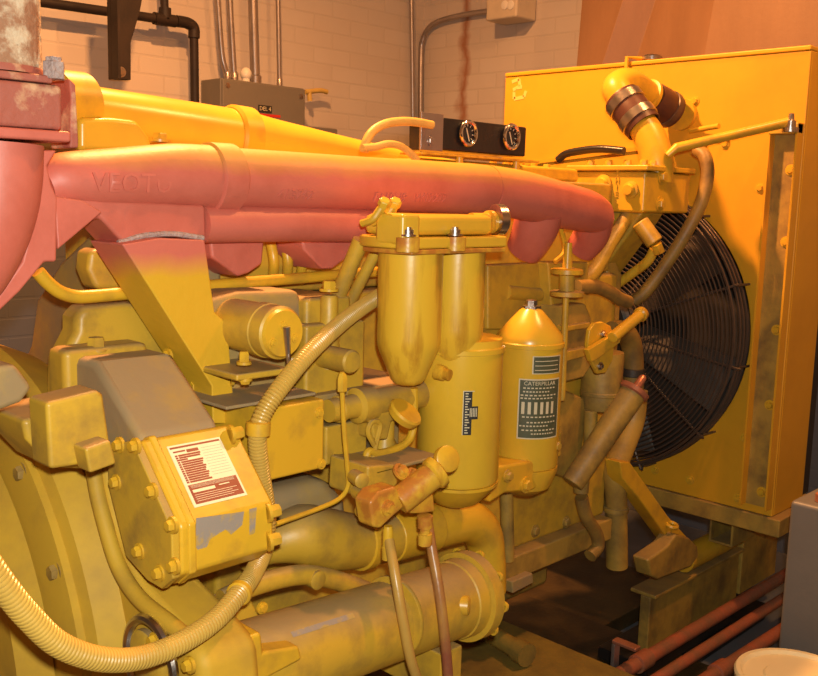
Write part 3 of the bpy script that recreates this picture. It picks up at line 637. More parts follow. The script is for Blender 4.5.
# ---- solenoid drum with lever
yd = 1.17
dc = at(282, 333, Y=yd); dr = 27*mm(282, 333, Y=yd)
dm = P_('drum', MB().lathe(dc, Y1, [(0, dr*.92), (.003, dr), (.03, dr), (.032, dr*1.04), (.052, dr*1.04), (.054, dr), (.22, dr)], 44), yellow_cast, 0)
P_('end_cap', MB().lathe(dc+NY*.006, Y1, [(0, dr*.86), (.006, dr*.92)], 40), yellow, 0, dm)
bolts(dm, [dc+NY*.006+V((dr*.55*a, 0, dr*.55*c)) for a, c in ((-.9, -.55), (.9, -.4), (-.05, .55))], NY, .005, .006)
l0 = dc+NY*.016+V((-.004, 0, .012))
P_('lever', MB().tube([l0, l0+V((.004, 0, -.045)), l0+V((.008, 0, -.085))], [.006, .004, .003], 8, 2), steel, 0, dm)
P_('mount_shelf', MB().box((at(229, 370, Y=1.2).x, 1.18, at(250, 377, Y=1.2).z), (at(283, 370, Y=1.2).x, 1.42, at(250, 370, Y=1.2).z)), yellow_cast, .004, dm)
bolts(EN, [at(244, 363, Y=1.19)], PZ, .008, .02)
bolts(EN, [at(245, 379, Y=1.19)], V((0, 0, -1)), .008, .01)
P_('motor_body', MB().prism([at(a, c, Y=1.30) for a, c in ((205, 300), (240, 292), (300, 290), (310, 330), (310, 400), (230, 410), (215, 330))], (0, .14, 0)), yellow_dusty, .012)

# ---- injection pump body
pb = P_('pump_body', MB().box((at(306, 340, Y=1.26).x, 1.26, at(340, 400, Y=1.26).z), (at(366, 340, Y=1.26).x, 1.44, at(340, 322, Y=1.26).z)), yellow_cast, .008)
P_('pump_flange', MB().box((at(300, 398, Y=1.24).x, 1.24, at(340, 404, Y=1.24).z), (at(420, 398, Y=1.24).x, 1.44, at(340, 392, Y=1.24).z)), yellow_dusty, .003)
P_('governor_neck', MB().lathe(at(329, 323, Y=1.27), PZ, [(-.08, .022), (-.01, .018), (.01, .016), (.045, .016), (.05, .013)], 20), yellow_cast, 0)
bolts(EN, [at(329, 290, Y=1.27)], PZ, .012, .018, can_paint)
P_('pump_top', MB().box((at(306, 318, Y=1.28).x, 1.28, at(340, 325, Y=1.28).z), (at(352, 318, Y=1.28).x, 1.44, at(340, 296, Y=1.28).z)), yellow_cast, .01)
sd = at(353, 362, Y=1.18); sr = 12*mm(353, 362, Y=1.18)
P_('small_drum', MB().lathe(sd, Y1, [(0, sr*.85), (.004, sr), (.10, sr)], 28), yellow_cast, 0)
P_('sense_line', MB().tube([at(a, c, Y=1.165) for a, c in ((342, 372), (342, 390), (344, 430), (347, 465), (348, 485), (340, 498), (320, 508), (276, 524))], .0042, 8), yellow, 0)
P_('line_nut', MB().lathe(at(342, 385, Y=1.165), PZ, [(-.012, .006), (-.01, .009), (.012, .009), (.02, .006)], 6), yellow, 0)
mb = MB()
for (a, c), (e, f) in (((359, 243), (333, 306)), ((374, 256), (346, 306))): mb.tube([at(a, c, Y=1.26), at(e, f, Y=1.30)], .0145, 18, 0)
P_('return_pipe', MB().tube([at(361, 240, Y=1.25), at(333, 308, Y=1.31)], .015, 18, 0), yellow_cast, 0)
P_('return_pipe', MB().tube([at(376, 252, Y=1.25), at(347, 308, Y=1.31)], .011, 18, 0), yellow_cast, 0)
mb.b.free()
# flat-faced control box
gb = P_('control_box', MB().box((at(262, 412, Y=1.17).x, 1.17, at(300, 474, Y=1.17).z), (at(325, 400, Y=1.17).x, 1.42, at(300, 403, Y=1.17).z)), yellow, .005)
bolts(gb, [at(a, c, Y=1.17) for a, c in ((321, 464), (319, 413))], NY, .006, .007)
P_('box_lid', MB().box((at(230, 400, Y=1.18).x, 1.19, at(300, 401.5, Y=1.17).z), (at(324, 400, Y=1.17).x, 1.42, at(300, 400.5, Y=1.17).z+.004)), dust_grey, .002, gb)
# governor linkage pieces between control box and filters
P_('linkage_barrel', MB().lathe(at(328, 411, Y=1.22), X1, [(0, .02), (.02, .021), (.022, .024), (.03, .024), (.032, .020), (.06, .022), (.065, .032), (.10, .032), (.105, .026), (.24, .026)], 24), yellow_cast, 0)
P_('linkage_block', MB().box((at(326, 430, Y=1.24).x, 1.24, at(340, 463, Y=1.24).z), (at(368, 430, Y=1.24).x, 1.44, at(340, 424, Y=1.24).z)), yellow_cast, .006)
P_('linkage_post', MB().lathe(at(384, 470, Y=1.24), PZ, [(-.02, .024), (.05, .024), (.06, .018), (.11, .018)], 20), yellow_cast, 0)
P_('linkage_pad', MB().lathe(at(406, 412, Y=1.16), V((.2, -.6, .8)), [(-.012, .03), (0, .033), (.004, .03)], 28), yellow, 0)
P_('linkage_arm', MB().prism([at(a, c, Y=1.20) for a, c in ((360, 418), (385, 408), (412, 402), (416, 412), (392, 422), (388, 440), (374, 440), (372, 424))], (0, .05, 0)), yellow_cast, .005)
P_('linkage_hook', MB().tube([at(a, c, Y=1.20) for a, c in ((374, 445), (368, 432), (372, 422), (380, 424), (377, 440), (372, 460))], .005, 8), yellow_cast, 0)
P_('vent_tube', MB().tube([at(a, c, Y=1.20) for a, c in ((414, 388), (414, 415), (411, 436), (400, 447), (380, 453), (368, 452), (366, 468))], .0075, 10), yellow, 0)
P_('side_box', MB().box((at(370, 430, Y=1.30).x, 1.30, at(390, 452, Y=1.30).z), (at(400, 430, Y=1.30).x, 1.44, at(390, 388, Y=1.30).z)), yellow_dusty, .006)

# ---- twin-bowl fuel filter
yf = 1.17
m1 = mm(410, 300, Y=yf); rl = 32.5*m1
fa = at(411, 250, Y=yf); fb = at(458, 250, Y=yf)
zt_ = at(411, 247, Y=yf).z; zs = at(411, 344, Y=yf).z; zbt = at(411, 383, Y=yf).z
def bowl_prof(r, zs, zb, zt): return [(zb-zt, r*.30), (zb-zt+.003, r*.44), (zb-zt+.010, r*.54), (zs-zt-.006, r*.95), (zs-zt+.004, r*.99), (zs-zt+.016, r), (0, r)]
ff = P_('fuel_filter_head', MB().prism([V((x, y, zt_)) for x, y in ((fa.x-.068, yf-.062), (fb.x+.066, yf-.062), (fb.x+.08, yf-.03), (fb.x+.08, yf+.03), (fb.x+.06, yf+.07), (fa.x-.06, yf+.07), (fa.x-.078, yf+.03), (fa.x-.078, yf-.03))], (0, 0, .020)), can_paint, .004)
P_('flange_gasket', MB().prism([V((x, y, zt_-.009)) for x, y in ((fa.x-.062, yf-.064), (fb.x+.060, yf-.064), (fb.x+.074, yf-.03), (fb.x+.074, yf+.03), (fb.x+.055, yf+.066), (fa.x-.055, yf+.066), (fa.x-.072, yf+.03), (fa.x-.072, yf-.03))], (0, 0, .0085)), oil_brown, .002, ff)
P_('filter_bowl', MB().lathe(V((fa.x, yf, zt_-.001)), PZ, bowl_prof(rl, zs, zbt, zt_), 40), yellow_stain, .0, ff)
P_('filter_bowl', MB().lathe(V((fb.x, yf, zt_)), PZ, bowl_prof(rl*.90, at(458, 335, Y=yf).z, at(450, 373, Y=yf).z, zt_), 40), yellow_stain, .0, ff)
zc = at(420, 217, Y=yf-.04).z
P_('head_cover', MB().box((fa.x-.070, yf-.046, zt_+.021), (fb.x+.048, yf+.05, zc+.004)), can_paint, .012, ff)
P_('head_lug', MB().box((fa.x-.080, yf-.058, zt_+.006), (fa.x-.036, yf+.01, zc+.006)), can_paint, .008, ff)
mid = (fa+fb)/2
P_('drain_plug', MB().lathe(at(446, 374, Y=yf-.03), V((.1, -1, -.1)), [(-.02, .015), (-.004, .014), (-.003, .0105), (.008, .0105)], 12), yellow_stain, 0, ff)
for px in (408, 455):
    p = at(px, 234, Y=yf-.056); p.z = zt_+.022
    P_('stud_nut', MB().lathe(p, PZ, [(0, .014), (.003, .014), (.003, .0095), (.011, .0095), (.011, .006), (.015, .006)], 12), steel, 0, ff)
    P_('stud_boss', MB().lathe(V((p.x, p.y, zt_-.004)), PZ, [(0, .02), (.024, .02)], 20), oil_brown, 0, ff)
un = at(483, 222, Y=yf)
P_('inlet_union', MB().lathe(un, V((1, -.15, 0)), [(-.03, .017), (.01, .017), (.012, .022), (.022, .022)], 24), yellow_stain, 0, ff)
P_('union_ring', MB().lathe(at(500, 220, Y=yf-.01), V((1, -.35, 0)), [(-.014, .024), (-.012, .030), (.004, .030), (.008, .026), (.006, .006)], 32), steel, 0, ff, 'bright metal union ring')
for px in (383, 394):
    p = at(px, 206, Y=yf-.01); P_('banjo_bolt', MB().lathe(p, V((-.2, -.6, .7)), [(-.012, .008), (0, .008), (0, .0105), (.012, .0105), (.014, .008)], 6), can_paint, .001, ff)
    P_('banjo_pipe', MB().tube([p+V((-.004, .002, -.004)), p+V((-.014, .01, -.022)), p+V((-.02, .03, -.03))], .0065, 10), yellow, 0, ff)

# ---- spin-on canisters
def canister(px, Y, r, ptop, pring, pbot, lab, cap=True):
    c = at(px, (pring+pbot)/2, Y=Y); zt, zr, zb = at(px, ptop, Y=Y).z, at(px, pring, Y=Y).z, at(px, pbot, Y=Y).z
    h = zr-zb; H = zt-zb
    o = P_('filter_canister', MB().lathe(V((c.x, Y, zb)), PZ, [(0, r*.97), (.006, r), (h-.006, r), (h-.005, r*1.035), (h+.004, r*1.035), (h+.006, r*.99), (h+.02, r*.97), (h+(H-h)*.62, r*.62), (h+(H-h)*.9, r*.34), (H, r*.2)], 48), can_paint, 0, label=lab)
    if cap:
        P_('cap_nut', MB().lathe(V((c.x, Y, zt-.004)), PZ, [(0, .022), (.006, .022), (.006, .013), (.018, .013), (.02, .008)], 6), steel, 0, o)
    return o, c, zb, zr
Yr, Yl = 1.30, 1.19
mr_ = mm(527, 400, Y=Yr); RR = 33.3*mr_
cr, crc, crb, crr = canister(527, Yr, RR, 307, 343, 462, 'right yellow filter canister with a dark printed label')
RL = 41.5*mm(460, 420, Y=Yl)
cl, clc, clb, clr = canister(459, Yl, RL, 328, 347, 477, 'left and larger yellow filter canister', False)
def cyl_map(c, Y, r, a0):
    def f(s, z, h=0):
        a = a0+s/r; return V((c.x+(r+h)*math.sin(a), Y-(r+h)*math.cos(a), z))
    return f
view = lambda c, Y: math.atan2(-(c.x), Y)   # angle of the canister side that faces the camera
va = -math.atan2(crc.x, Yr)
F = cyl_map(crc, Yr, RR, va)
def crect(mb, F, s0, s1, z0_, z1_, h, th=.0003, n=10):
    lo = [F(s0+(s1-s0)*i/n, z0_, h) for i in range(n+1)]; hi = [F(s0+(s1-s0)*i/n, z1_, h) for i in range(n+1)]
    return mb.sheet(lambda u, v: F(s0+(s1-s0)*u, z0_+(z1_-z0_)*v, h), n, 1)
def zpx(py, Y, px): return at(px, py, Y=Y-.06).z
zA, zB = zpx(381, Yr, 528), zpx(441, Yr, 528)
zC, zD = zpx(358, Yr, 528), zpx(376, Yr, 528)
sL, sR = -.020, .085; w_ = sR-sL
def lab_(name, rects, mat, h, par, F):
    mb = MB()
    for r in rects: crect(mb, F, *r, h)
    o = mb.build(name, mat, par, normals=False); return o
lab_('label', [(sL, sR, zB, zA)], ink_pale, .0006, cr, F)['label'] = 'printed label'
lab_('upper_label', [(sL+.028, sR, zD, zC)], ink_pale, .0006, cr, F)
hgt = zA-zB
lab_('label_field', [(sL+.003, sR-.003, zB+.003, zA-.003)], ink_green, .0009, cr, F)
lab_('upper_label_field', [(sL+.031, sR-.003, zD+.002, zC-.002)], ink_green, .0009, cr, F)
rects = []
for k in range(6): rects.append((sL+.008+.014*k, sL+.015+.014*k, zB+hgt*.42, zB+hgt*.62))
for k, (v, a, e) in enumerate(((.72, .05, .9), (.67, .05, .8), (.78, .1, .7), (.84, .1, .85), (.36, .1, .9), (.27, .2, .9), (.21, .05, .7), (.14, .1, .9), (.08, .3, .85))):
    for j in range(9):
        s0 = a+(e-a)*j/9; rects.append((sL+w_*s0, sL+w_*(s0+(e-a)*.07), zB+hgt*v, zB+hgt*(v+.022)))
for k in range(3): rects.append((sL+.034, sR-.01, zD+(zC-zD)*(.2+.25*k), zD+(zC-zD)*(.24+.25*k)))
lab_('label_print', rects, ink_pale, .0012, cr, F)
mb = MB(); mb.text('CATERPILLAR', .0125, lambda x, y, z: F(sL+w_*.47+x, zB+hgt*.925+y, .0011+z), .0002); mb.build('label_print', ink_pale, cr)
va = -math.atan2(clc.x, Yl)
G = cyl_map(clc, Yl, RL, va)
zA, zB = zpx(391, Yl, 468), zpx(434, Yl, 468); h2 = zA-zB; s0 = .008
lab_('label', [(s0, s0+.016, zB, zA), (s0+.016, s0+.028, zB+h2*.36, zB+h2*.66)], ink_black, .0006, cl, G)['label'] = 'torn black and white label'
rc = [(s0+.003, s0+.003+.004+.008*random.random(), zB+h2*(.04+.06*k), zB+h2*(.065+.06*k)) for k in range(16)]
rc += [(s0-.0015, s0-.0002, zB, zA), (s0-.0015, s0+.02, zA, zA+.0015)] + [(s0+.012+.003*k, s0+.0135+.003*k, zB+h2*.42, zB+h2*.62) for k in range(5)]
lab_('label_print', rc, ink_pale, .0009, cl, G)
# filter base casting
fbz = at(460, 478, Y=Yl).z
P_('filter_base', MB().lathe(V((clc.x, Yl, clb-.001)), PZ, [(-.052, RL*.35), (-.045, RL*.55), (-.02, RL*.85), (-.006, RL*1.0), (0, RL*1.0)], 40), yellow, 0)
P_('filter_base', MB().lathe(V((crc.x, Yr, crb-.001)), PZ, [(-.07, RR*.4), (-.05, RR*.8), (-.01, RR*1.0), (0, RR*1.0)], 40), yellow, 0)
fb_ = P_('base_casting', MB().prism([at(a, c, Y=1.24) for a, c in ((488, 478), (500, 466), (552, 458), (558, 466), (553, 482), (530, 492), (505, 494), (490, 504))], (0, .2, 0)), yellow, .008)
bolts(fb_, [at(a, c, Y=1.238) for a, c in ((526, 485),)], NY, .013, .012)
bolts(fb_, [at(a, c, Y=1.235) for a, c in ((556, 446), (508, 476))], NY, .010, .012, yellow_cast)
P_('side_lug', MB().prism([at(a, c, Y=1.34) for a, c in ((553, 432), (562, 432), (561, 456), (548, 462))], (0, .06, 0)), yellow_cast, .004)

# ---- hand priming pump
yp = 1.06
hp0, hp1 = at(398, 502, Y=yp), at(434, 474, Y=yp-.02)
hpm = P_('priming_pump', MB().tube([hp0, hp1], .0235, 24, 0), oil_brown, .003, label='oil-stained hand priming pump')
d = (hp1-hp0).normalized()
P_('pump_body', MB().prism([at(a, c, Y=yp-.012) for a, c in ((370, 503), (379, 492), (397, 486), (407, 506), (396, 515), (381, 529), (374, 528))], (0, .04, 0)), oil_brown, .006, hpm)
P_('pump_collar', MB().lathe(hp1-d*.006, d, [(0, .0245), (.004, .028), (.016, .028), (.02, .02)], 24), yellow_stain, 0, hpm)
P_('plunger', MB().tube([hp1, at(444, 463, Y=yp-.02)], .012, 16, 0), yellow, 0, hpm)
kn = at(447, 459, Y=yp-.03)
P_('knob', MB().lathe(kn, V((-.22, -.9, .35)), [(-.02, .014), (-.008, .022), (-.004, .0225), (.004, .0225), (.006, .019)], 28), yellow, 0, hpm)
bolts(hpm, [at(a, c, Y=yp-.014) for a, c in ((388, 508),)], NY, .009, .010, oil_brown)
bolts(hpm, [at(a, c, Y=yp+.02) for a, c in ((401, 472), (414, 476))], V((.1, -.6, .6)), .011, .012, oil_brown)
P_('outlet_arm', MB().prism([at(a, c, Y=yp+.01) for a, c in ((406, 506), (424, 490), (434, 494), (436, 512), (424, 514), (412, 514))], (0, .03, 0)), oil_brown, .005, hpm)
P_('valve_block', MB().prism([at(a, c, Y=1.13) for a, c in ((368, 466), (396, 464), (399, 484), (380, 502), (366, 500))], (0, .10, 0)), yellow_cast, .006)
for a, c in ((359, 479), (366, 514), (362, 495)): MB().lathe(at(a, c, Y=1.12), V((-.3, -1, 0)), [(-.02, .012), (0, .013), (.012, .013), (.014, .009)], 16).build('valve_plug', yellow_cast, EN)
P_('pump_bracket', MB().box((at(368, 462, Y=1.15).x, 1.13, at(390, 467, Y=1.15).z), (at(432, 462, Y=1.15).x, 1.35, at(390, 463, Y=1.15).z)), yellow_dusty, .003)

# ---- water elbow, oil cooler and pipes low on the side
yw = 1.25
we = P_('water_elbow', MB().tube([at(a, c, Y=yw+o) for a, c, o in ((245, 558, .06), (268, 545, .02), (300, 535, 0), (330, 540, 0), (362, 541, 0), (392, 536, 0))], [.026, .034, .054, .056, .049, .047], 26, 7), yellow_cast, 0)
P_('hose_sleeve', MB().tube([at(388, 537, Y=yw), at(430, 527, Y=yw)], .050, 26, 0), yellow, .004, we)
P_('clamp', MB().lathe(at(362, 541, Y=yw), at(392, 536, Y=yw)-at(362, 541, Y=yw), [(-.012, .05), (-.01, .054), (.01, .054), (.012, .05)], 26), yellow, 0, we)
P_('water_pipe', MB().tube([at(a, c, Y=yw) for a, c in ((428, 528), (452, 522), (468, 521), (482, 532), (487, 556), (488, 590))], [.046, .046, .045, .042, .040, .040], 26, 7), yellow, 0)
P_('cover_slab', MB().prism([at(a, c, Y=1.28) for a, c in ((240, 500), (330, 478), (352, 500), (350, 540), (250, 540))], (0, .16, 0)), dust_grey, .03)
yo = 1.10
o0, o1 = at(205, 682, Y=yo), at(467, 595, Y=yo+.02)
ax = (o1-o0).normalized(); ro = 41*mm(381, 620, Y=yo)
oc = P_('oil_cooler', MB().tube([o0, o1], ro, 40, 0), yellow_cast, 0, label='long yellow cylinder of the oil cooler')
P_('end_flange', MB().lathe(o1-ax*.02, ax, [(-.03, ro), (-.028, ro*1.04), (0, ro*1.06), (.001, ro*1.2), (.028, ro*1.2), (.03, ro*1.1), (.045, ro*.9), (.05, ro*.5)], 44), yellow_cast, 0, oc)
P_('shell_seam', MB().lathe(at(392, 617, Y=yo), ax, [(-.004, ro), (-.002, ro*1.012), (.002, ro*1.012), (.004, ro)], 40), yellow_cast, 0, oc)
pu = ax.cross(V((0, 0, 1))).normalized(); pv = pu.cross(ax)
bolts(oc, [o1+ax*.010+(pu*math.cos(a)+pv*math.sin(a))*ro*1.14 for a in [2*PI*k/9 for k in range(9)]], ax, .007, .012)
P_('flange_boss', MB().lathe(at(468, 606, Y=yo-.05), V((.6, -.8, 0)), [(-.04, .02), (0, .018), (.004, .012)], 20), yellow, 0, oc)
# scuffed inked strip on the cooler
tt = at(325, 613, Y=yo-ro*.6)
def on_cool(s, a):
    return o0+ax*s+(V((0, -1, 0))*math.cos(a)+pv*math.sin(a)*1.0)*(ro+.0006)
sa = (at(290, 640, Y=yo)-o0).dot(ax); sb_ = (at(352, 620, Y=yo)-o0).dot(ax)
mb = MB(); mb.sheet(lambda u, v: on_cool(sa-.03+(sb_-sa)*u, .84+.13*v), 12, 4); mb.build('scuffed_strip', grey_bare, oc)
P_('cooler_foot', MB().prism([at(a, c, Y=1.03) for a, c in ((240, 640), (262, 632), (264, 652), (300, 646), (303, 660), (262, 682), (246, 690), (236, 660))], (0, .06, 0)), yellow, .006)
P_('cooler_cradle', MB().box((at(425, 655, Y=1.10).x, 1.06, at(430, 690, Y=1.1).z), (at(446, 655, Y=1.10).x, 1.22, at(430, 645, Y=1.1).z)), yellow_cast, .004)
P_('cross_pipe', MB().tube([at(a, c, Y=1.18) for a, c in ((222, 600), (255, 585), (300, 575), (335, 580), (380, 596))], .017, 16), yellow_cast, 0)
P_('pipe_boss', MB().lathe(at(317, 580, Y=1.165), NY, [(-.02, .016), (.004, .016), (.006, .012)], 18), yellow_cast, 0)
P_('front_bracket', MB().prism([at(a, c, Y=1.17) for a, c in ((208, 612), (250, 596), (272, 640), (284, 690), (240, 700))], (0, .05, 0)), yellow_cast, .005)
bolts(EN, [at(a, c, Y=1.168) for a, c in ((234, 606), (262, 608), (246, 634))], NY, .007, .009)

# ---- thermostat housing and coolant elbow
xt = 2.29
tc_ = at(646, 171, X=xt); tb = at(645, 213, X=xt).z; yfar = at(588, 175, X=xt).y; xr = at(690, 190, Y=tc_.y).x
th = P_('thermostat_housing', MB().box((xt, tc_.y, tb), (xr, yfar+.06, tc_.z)), yellow, .008)
tsl = P_('housing_neck', MB().prism([V((xt+.03, y, z)) for y, z in ((yfar+.05, tb+.002), (tc_.y+.02, tb+.002), (tc_.y+.06, tb-.06), (yfar-.02, tb-.20), (yfar+.10, tb-.20))], (.12, 0, 0)), yellow_cast, .01, th)
for a, c, r in ((604, 184, .026), (631, 190, .024)): P_('face_boss', MB().lathe(at(a, c, X=xt), NX, [(-.01, r), (.006, r), (.008, r*.75), (.016, r*.55), (.02, r*.55)], 26), yellow, 0, th)
mb = MB(); lp = at(617, 190, X=xt)
for k, ch in enumerate('THIEL'): mb.text(ch, .022, (lambda kk: lambda x, y, z: V((xt-.0005-z, lp.y+y*.0-x, lp.z+.045-kk*.019+y)))(k), .0012)
mb.build('casting_letters', yellow, th)
bolts(th, [at(a, c, Y=tc_.y) for a, c in ((662, 177), (660, 204))], NY, .015, .014, yellow)
P_('drain_neck', MB().tube([at(640, 222, Y=1.38), at(655, 243, Y=1.34)], .024, 20, 0), yellow_cast, .004, th)
P_('neck_nut', MB().lathe(at(657, 246, Y=1.33), V((.4, -.2, -.8)), [(-.006, .016), (.02, .016)], 6), yellow_stain, 0, th)
# lid with bolts
zl_ = tc_.z
lid = P_('housing_lid', MB().box((xt-.01, tc_.y-.01, zl_+.001), (xr+.01, yfar+.07, zl_+.016)), yellow, .004, th)
bolts(th, [V((xt+.02+.05*k, tc_.y+.02, zl_+.017)) for k in range(4)], PZ, .011, .016)
bolts(th, [V((xt+.02, tc_.y+.07+.06*k, zl_+.017)) for k in range(3)], PZ, .011, .016)
# coolant elbows: lower, hose, upper, hose into radiator
w0 = at(657, 160, X=2.40); w1 = at(650, 138, X=2.40); w2 = at(640, 122, X=2.40); w3 = at(622, 99, X=2.40)
P_('coolant_outlet', MB().tube([w0+V((0, 0, -.06)), w0, w1, w2], [.046, .046, .044, .042], 26, 6), yellow, 0)
# upper elbow
w4 = at(617, 88, X=2.41); w5 = at(628, 84, X=2.47)+V((0, 0, -.0)); w6 = at(648, 96, X=2.56)
up_el = P_('upper_elbow', MB().tube([w3, w4, w5, w6], [.042, .043, .045, .042], 26, 7), yellow, 0)
P_('upper_elbow_ring', MB().lathe(w6, w6-w5, [(-.008, .043), (-.006, .05), (.006, .05), (.008, .043)], 26), yellow, 0, up_el)
coolant = thing('coolant_hose', 'short brown rubber hose with two bright clamps between the yellow coolant elbows', 'hose', w2)
dd = (w3-w2).normalized()
def cyl(c, r): 
    t_, u_, v_ = frames([w2, w3])[0]; return [c+(u_*math.cos(a)+v_*math.sin(a))*r for a in [2*PI*k/30 for k in range(30)]]
ee = [(w2-dd*.02, .0475), (w2-dd*.02, .052), (w2, .053), (w3, .053), (w3+dd*.004, .052), (w3+dd*.004, .0475), (w2-dd*.02, .0475)]
MB().rings([cyl(c, r) for c, r in ee], True, False).build('sleeve', rubber_brown, coolant)
for t in (.12, .80):
    c = w2.lerp(w3, t); MB().lathe(c, dd, [(-.014, .0535), (-.013, .0565), (.013, .0565), (.014, .0535), (-.014, .0535)], 30, False).build('hose_clamp', steel, coolant, label='bright steel hose clamp')
rh = thing('radiator_hose', 'dark brown rubber hose sleeve entering the radiator behind the upper yellow elbow', 'hose', w6)
w7 = at(672, 112, X=2.655); MB().lathe(V((RF+.02, w7.y-.01, w7.z-.004)), NX, [(0, .05), (.035, .048)], 28).build('inlet_neck', yellow, rad)
MB().tube([w6+(w7-w6)*.16, w6.lerp(w7, .5), w7], [.050, .053, .052], 26, 3).build('sleeve', rubber_brown, rh)
MB().lathe(w6.lerp(w7, .82), w7-w6, [(-.01, .053), (-.008, .056), (.008, .056), (.01, .053)], 26).build('hose_clamp', guard_wire, rh)
# brace rod
b0, b1 = at(668, 151, X=2.38), at(789, 122, X=2.635)
bz = P_('brace_rod', MB().tube([b0+V((0, 0, -.012)), at(676, 148, X=2.39), b1], [.010, .0135, .0135], 14, 0), yellow, 0)
e_ = at(791, 121, X=2.632)
P_('rod_end_nut', MB().lathe(e_-V((0, 0, .03)), PZ, [(0, .022), (.012, .022), (.012, .014), (.03, .014), (.034, .009), (.05, .007)], 12), steel, 0, bz)
# hoses beside the fan guard
tag(MB().tube([at(a, c, X=2.44+o) for a, c, o in ((697, 150, .09), (705, 157, .08), (707.5, 175, .07), (701, 203, .05), (684, 236, .02), (662, 270, 0), (645, 292, -.02), (634, 301, -.03))], .0185, 16).build('bypass_hose', hose_dirty), 'long curved grimy hose looping down in front of the fan guard', 'hose')
tag(MB().tube([at(a, c, Y=o) for a, c, o in ((576, 287, 1.35), (596, 287, 1.35), (609, 292, 1.35), (620, 299, 1.35), (628, 302, 1.35))], .018, 16).build('short_hose', hose_dirty), 'short sagging dirty hose running right from the twin hand wheels', 'hose')
tag(MB().tube([at(a, c, X=2.40) for a, c in ((654, 250), (647, 262), (630, 275), (619, 283))], .014, 14).build('tension_link', yellow_stain), 'short tan oily link slanting below the thermostat housing in front of the fan', 'link')

# fan behind the guard
fan = P_('cooling_fan', MB().lathe(V((2.68, FC.y, FC.z)), NX, [(-.02, .09), (.02, .09), (.05, .06), (.055, .02)], 28), fan_metal, 0)
for k in range(6):
    a = 2*PI*k/6+.35; e = V((0, math.cos(a), math.sin(a))); t = V((0, -math.sin(a), math.cos(a)))
    mb = MB()
    pl = [(e*.07-t*.04+X1*.02), (e*.42-t*.085+X1*.03), (e*.42+t*.085-X1*.03), (e*.07+t*.04-X1*.02)]
    mb.prism([V((2.68, FC.y, FC.z))+p for p in pl], (.004, 0, 0)); P_('fan_blade', mb, fan_metal, 0, fan)
P_('fan_drive', MB().tube([V((2.30, FC.y, FC.z)), V((2.66, FC.y, FC.z))], [.09, .055], 24, 0), yellow_grimy, .004)
P_('fan_pulley', MB().lathe(V((2.50, FC.y, FC.z)), X1, [(0, .13), (.02, .135), (.03, .115), (.04, .135), (.05, .115), (.06, .135), (.075, .13)], 40), fan_metal, 0)
P_('front_cover', MB().prism([V((2.30, y, z)) for y, z in ((1.47, .56), (1.47, 1.25), (1.6, 1.46), (1.9, 1.46), (1.95, 1.2), (1.95, .56))], (.07, 0, 0)), yellow_grimy, .01)

# ---- front side cluster
yc = 1.33
hw = P_('hand_wheel', MB().lathe(at(567, 272, Y=yc), PZ, [(-.006, .036), (-.004, .039), (.006, .039), (.008, .034), (.009, .012), (.07, .009)], 30), yellow, 0)
P_('hand_wheel', MB().lathe(at(567, 294, Y=yc), PZ, [(-.006, .036), (-.004, .041), (.006, .041), (.008, .034)], 30), yellow_cast, 0)
P_('wheel_spindle', MB().tube([at(567, 296, Y=yc), at(567, 268, Y=yc)], .019, 16, 0), yellow_cast, 0)
P_('control_rod', MB().tube([at(566, 296, Y=yc), at(562, 400, Y=yc)], .008, 12, 0), yellow_cast, 0)
P_('pump_case', MB().prism([at(a, c, Y=1.36) for a, c in ((564, 306), (586, 303), (592, 318), (592, 366), (584, 378), (562, 384))], (0, .09, 0)), yellow_grimy, .008)
P_('case_rib', MB().prism([at(a, c, Y=1.345) for a, c in ((563, 352), (588, 347), (588, 356), (563, 363))], (0, .03, 0)), yellow_cast, .004)
P_('case_rib', MB().prism([at(a, c, Y=1.345) for a, c in ((566, 326), (591, 322), (591, 328), (566, 332))], (0, .03, 0)), yellow_cast, .004)
v0_ = at(602, 352, Y=1.38); v1_ = at(600, 411, Y=1.38); rv = 20.5*mm(602, 390, Y=1.38)
P_('water_filter', MB().lathe(V((v1_.x, 1.38, v1_.z)), PZ, [(0, rv*.6), (.008, rv*.9), (.03, rv), (.045, rv), (.047, rv*1.03), (.055, rv*1.03), (.057, rv), (v0_.z-v1_.z, rv)], 34), yellow_grimy, 0)
def ell(px, py, rx, ry, tilt, Y, n=28):
    out = []
    for k in range(n):
        a = 2*PI*k/n; x, y = rx*math.cos(a), ry*math.sin(a); c, s = math.cos(tilt), math.sin(tilt)
        out.append(at(px+x*c-y*s, py+x*s+y*c, Y=Y))
    return out
lv = P_('valve_plate', MB().prism([at(a, c, Y=1.28) for a, c in ((590, 330), (595, 323), (603, 322), (611, 326), (615, 340), (613, 360), (606, 373), (598, 374), (592, 362), (588, 345))], (0, .012, 0)), yellow, .003)
P_('valve_handle', MB().tube([at(612, 338, Y=1.25), at(640, 315, Y=1.25)], .0145, 18, 0), yellow, .003, lv)
P_('handle_end', MB().lathe(at(640, 315, Y=1.25), at(640, 315, Y=1.25)-at(612, 338, Y=1.25), [(-.004, .015), (0, .019), (.012, .018), (.016, .008)], 20), yellow_stain, 0, lv)
P_('valve_link', MB().prism([at(a, c, Y=1.262) for a, c in ((588, 350), (618, 332), (622, 336), (620, 343), (596, 360), (592, 362))], (0, .014, 0)), yellow, .002, lv)
bolts(lv, [at(a, c, Y=1.279) for a, c in ((603, 334), (600, 366))], NY, .007, .01, steel)
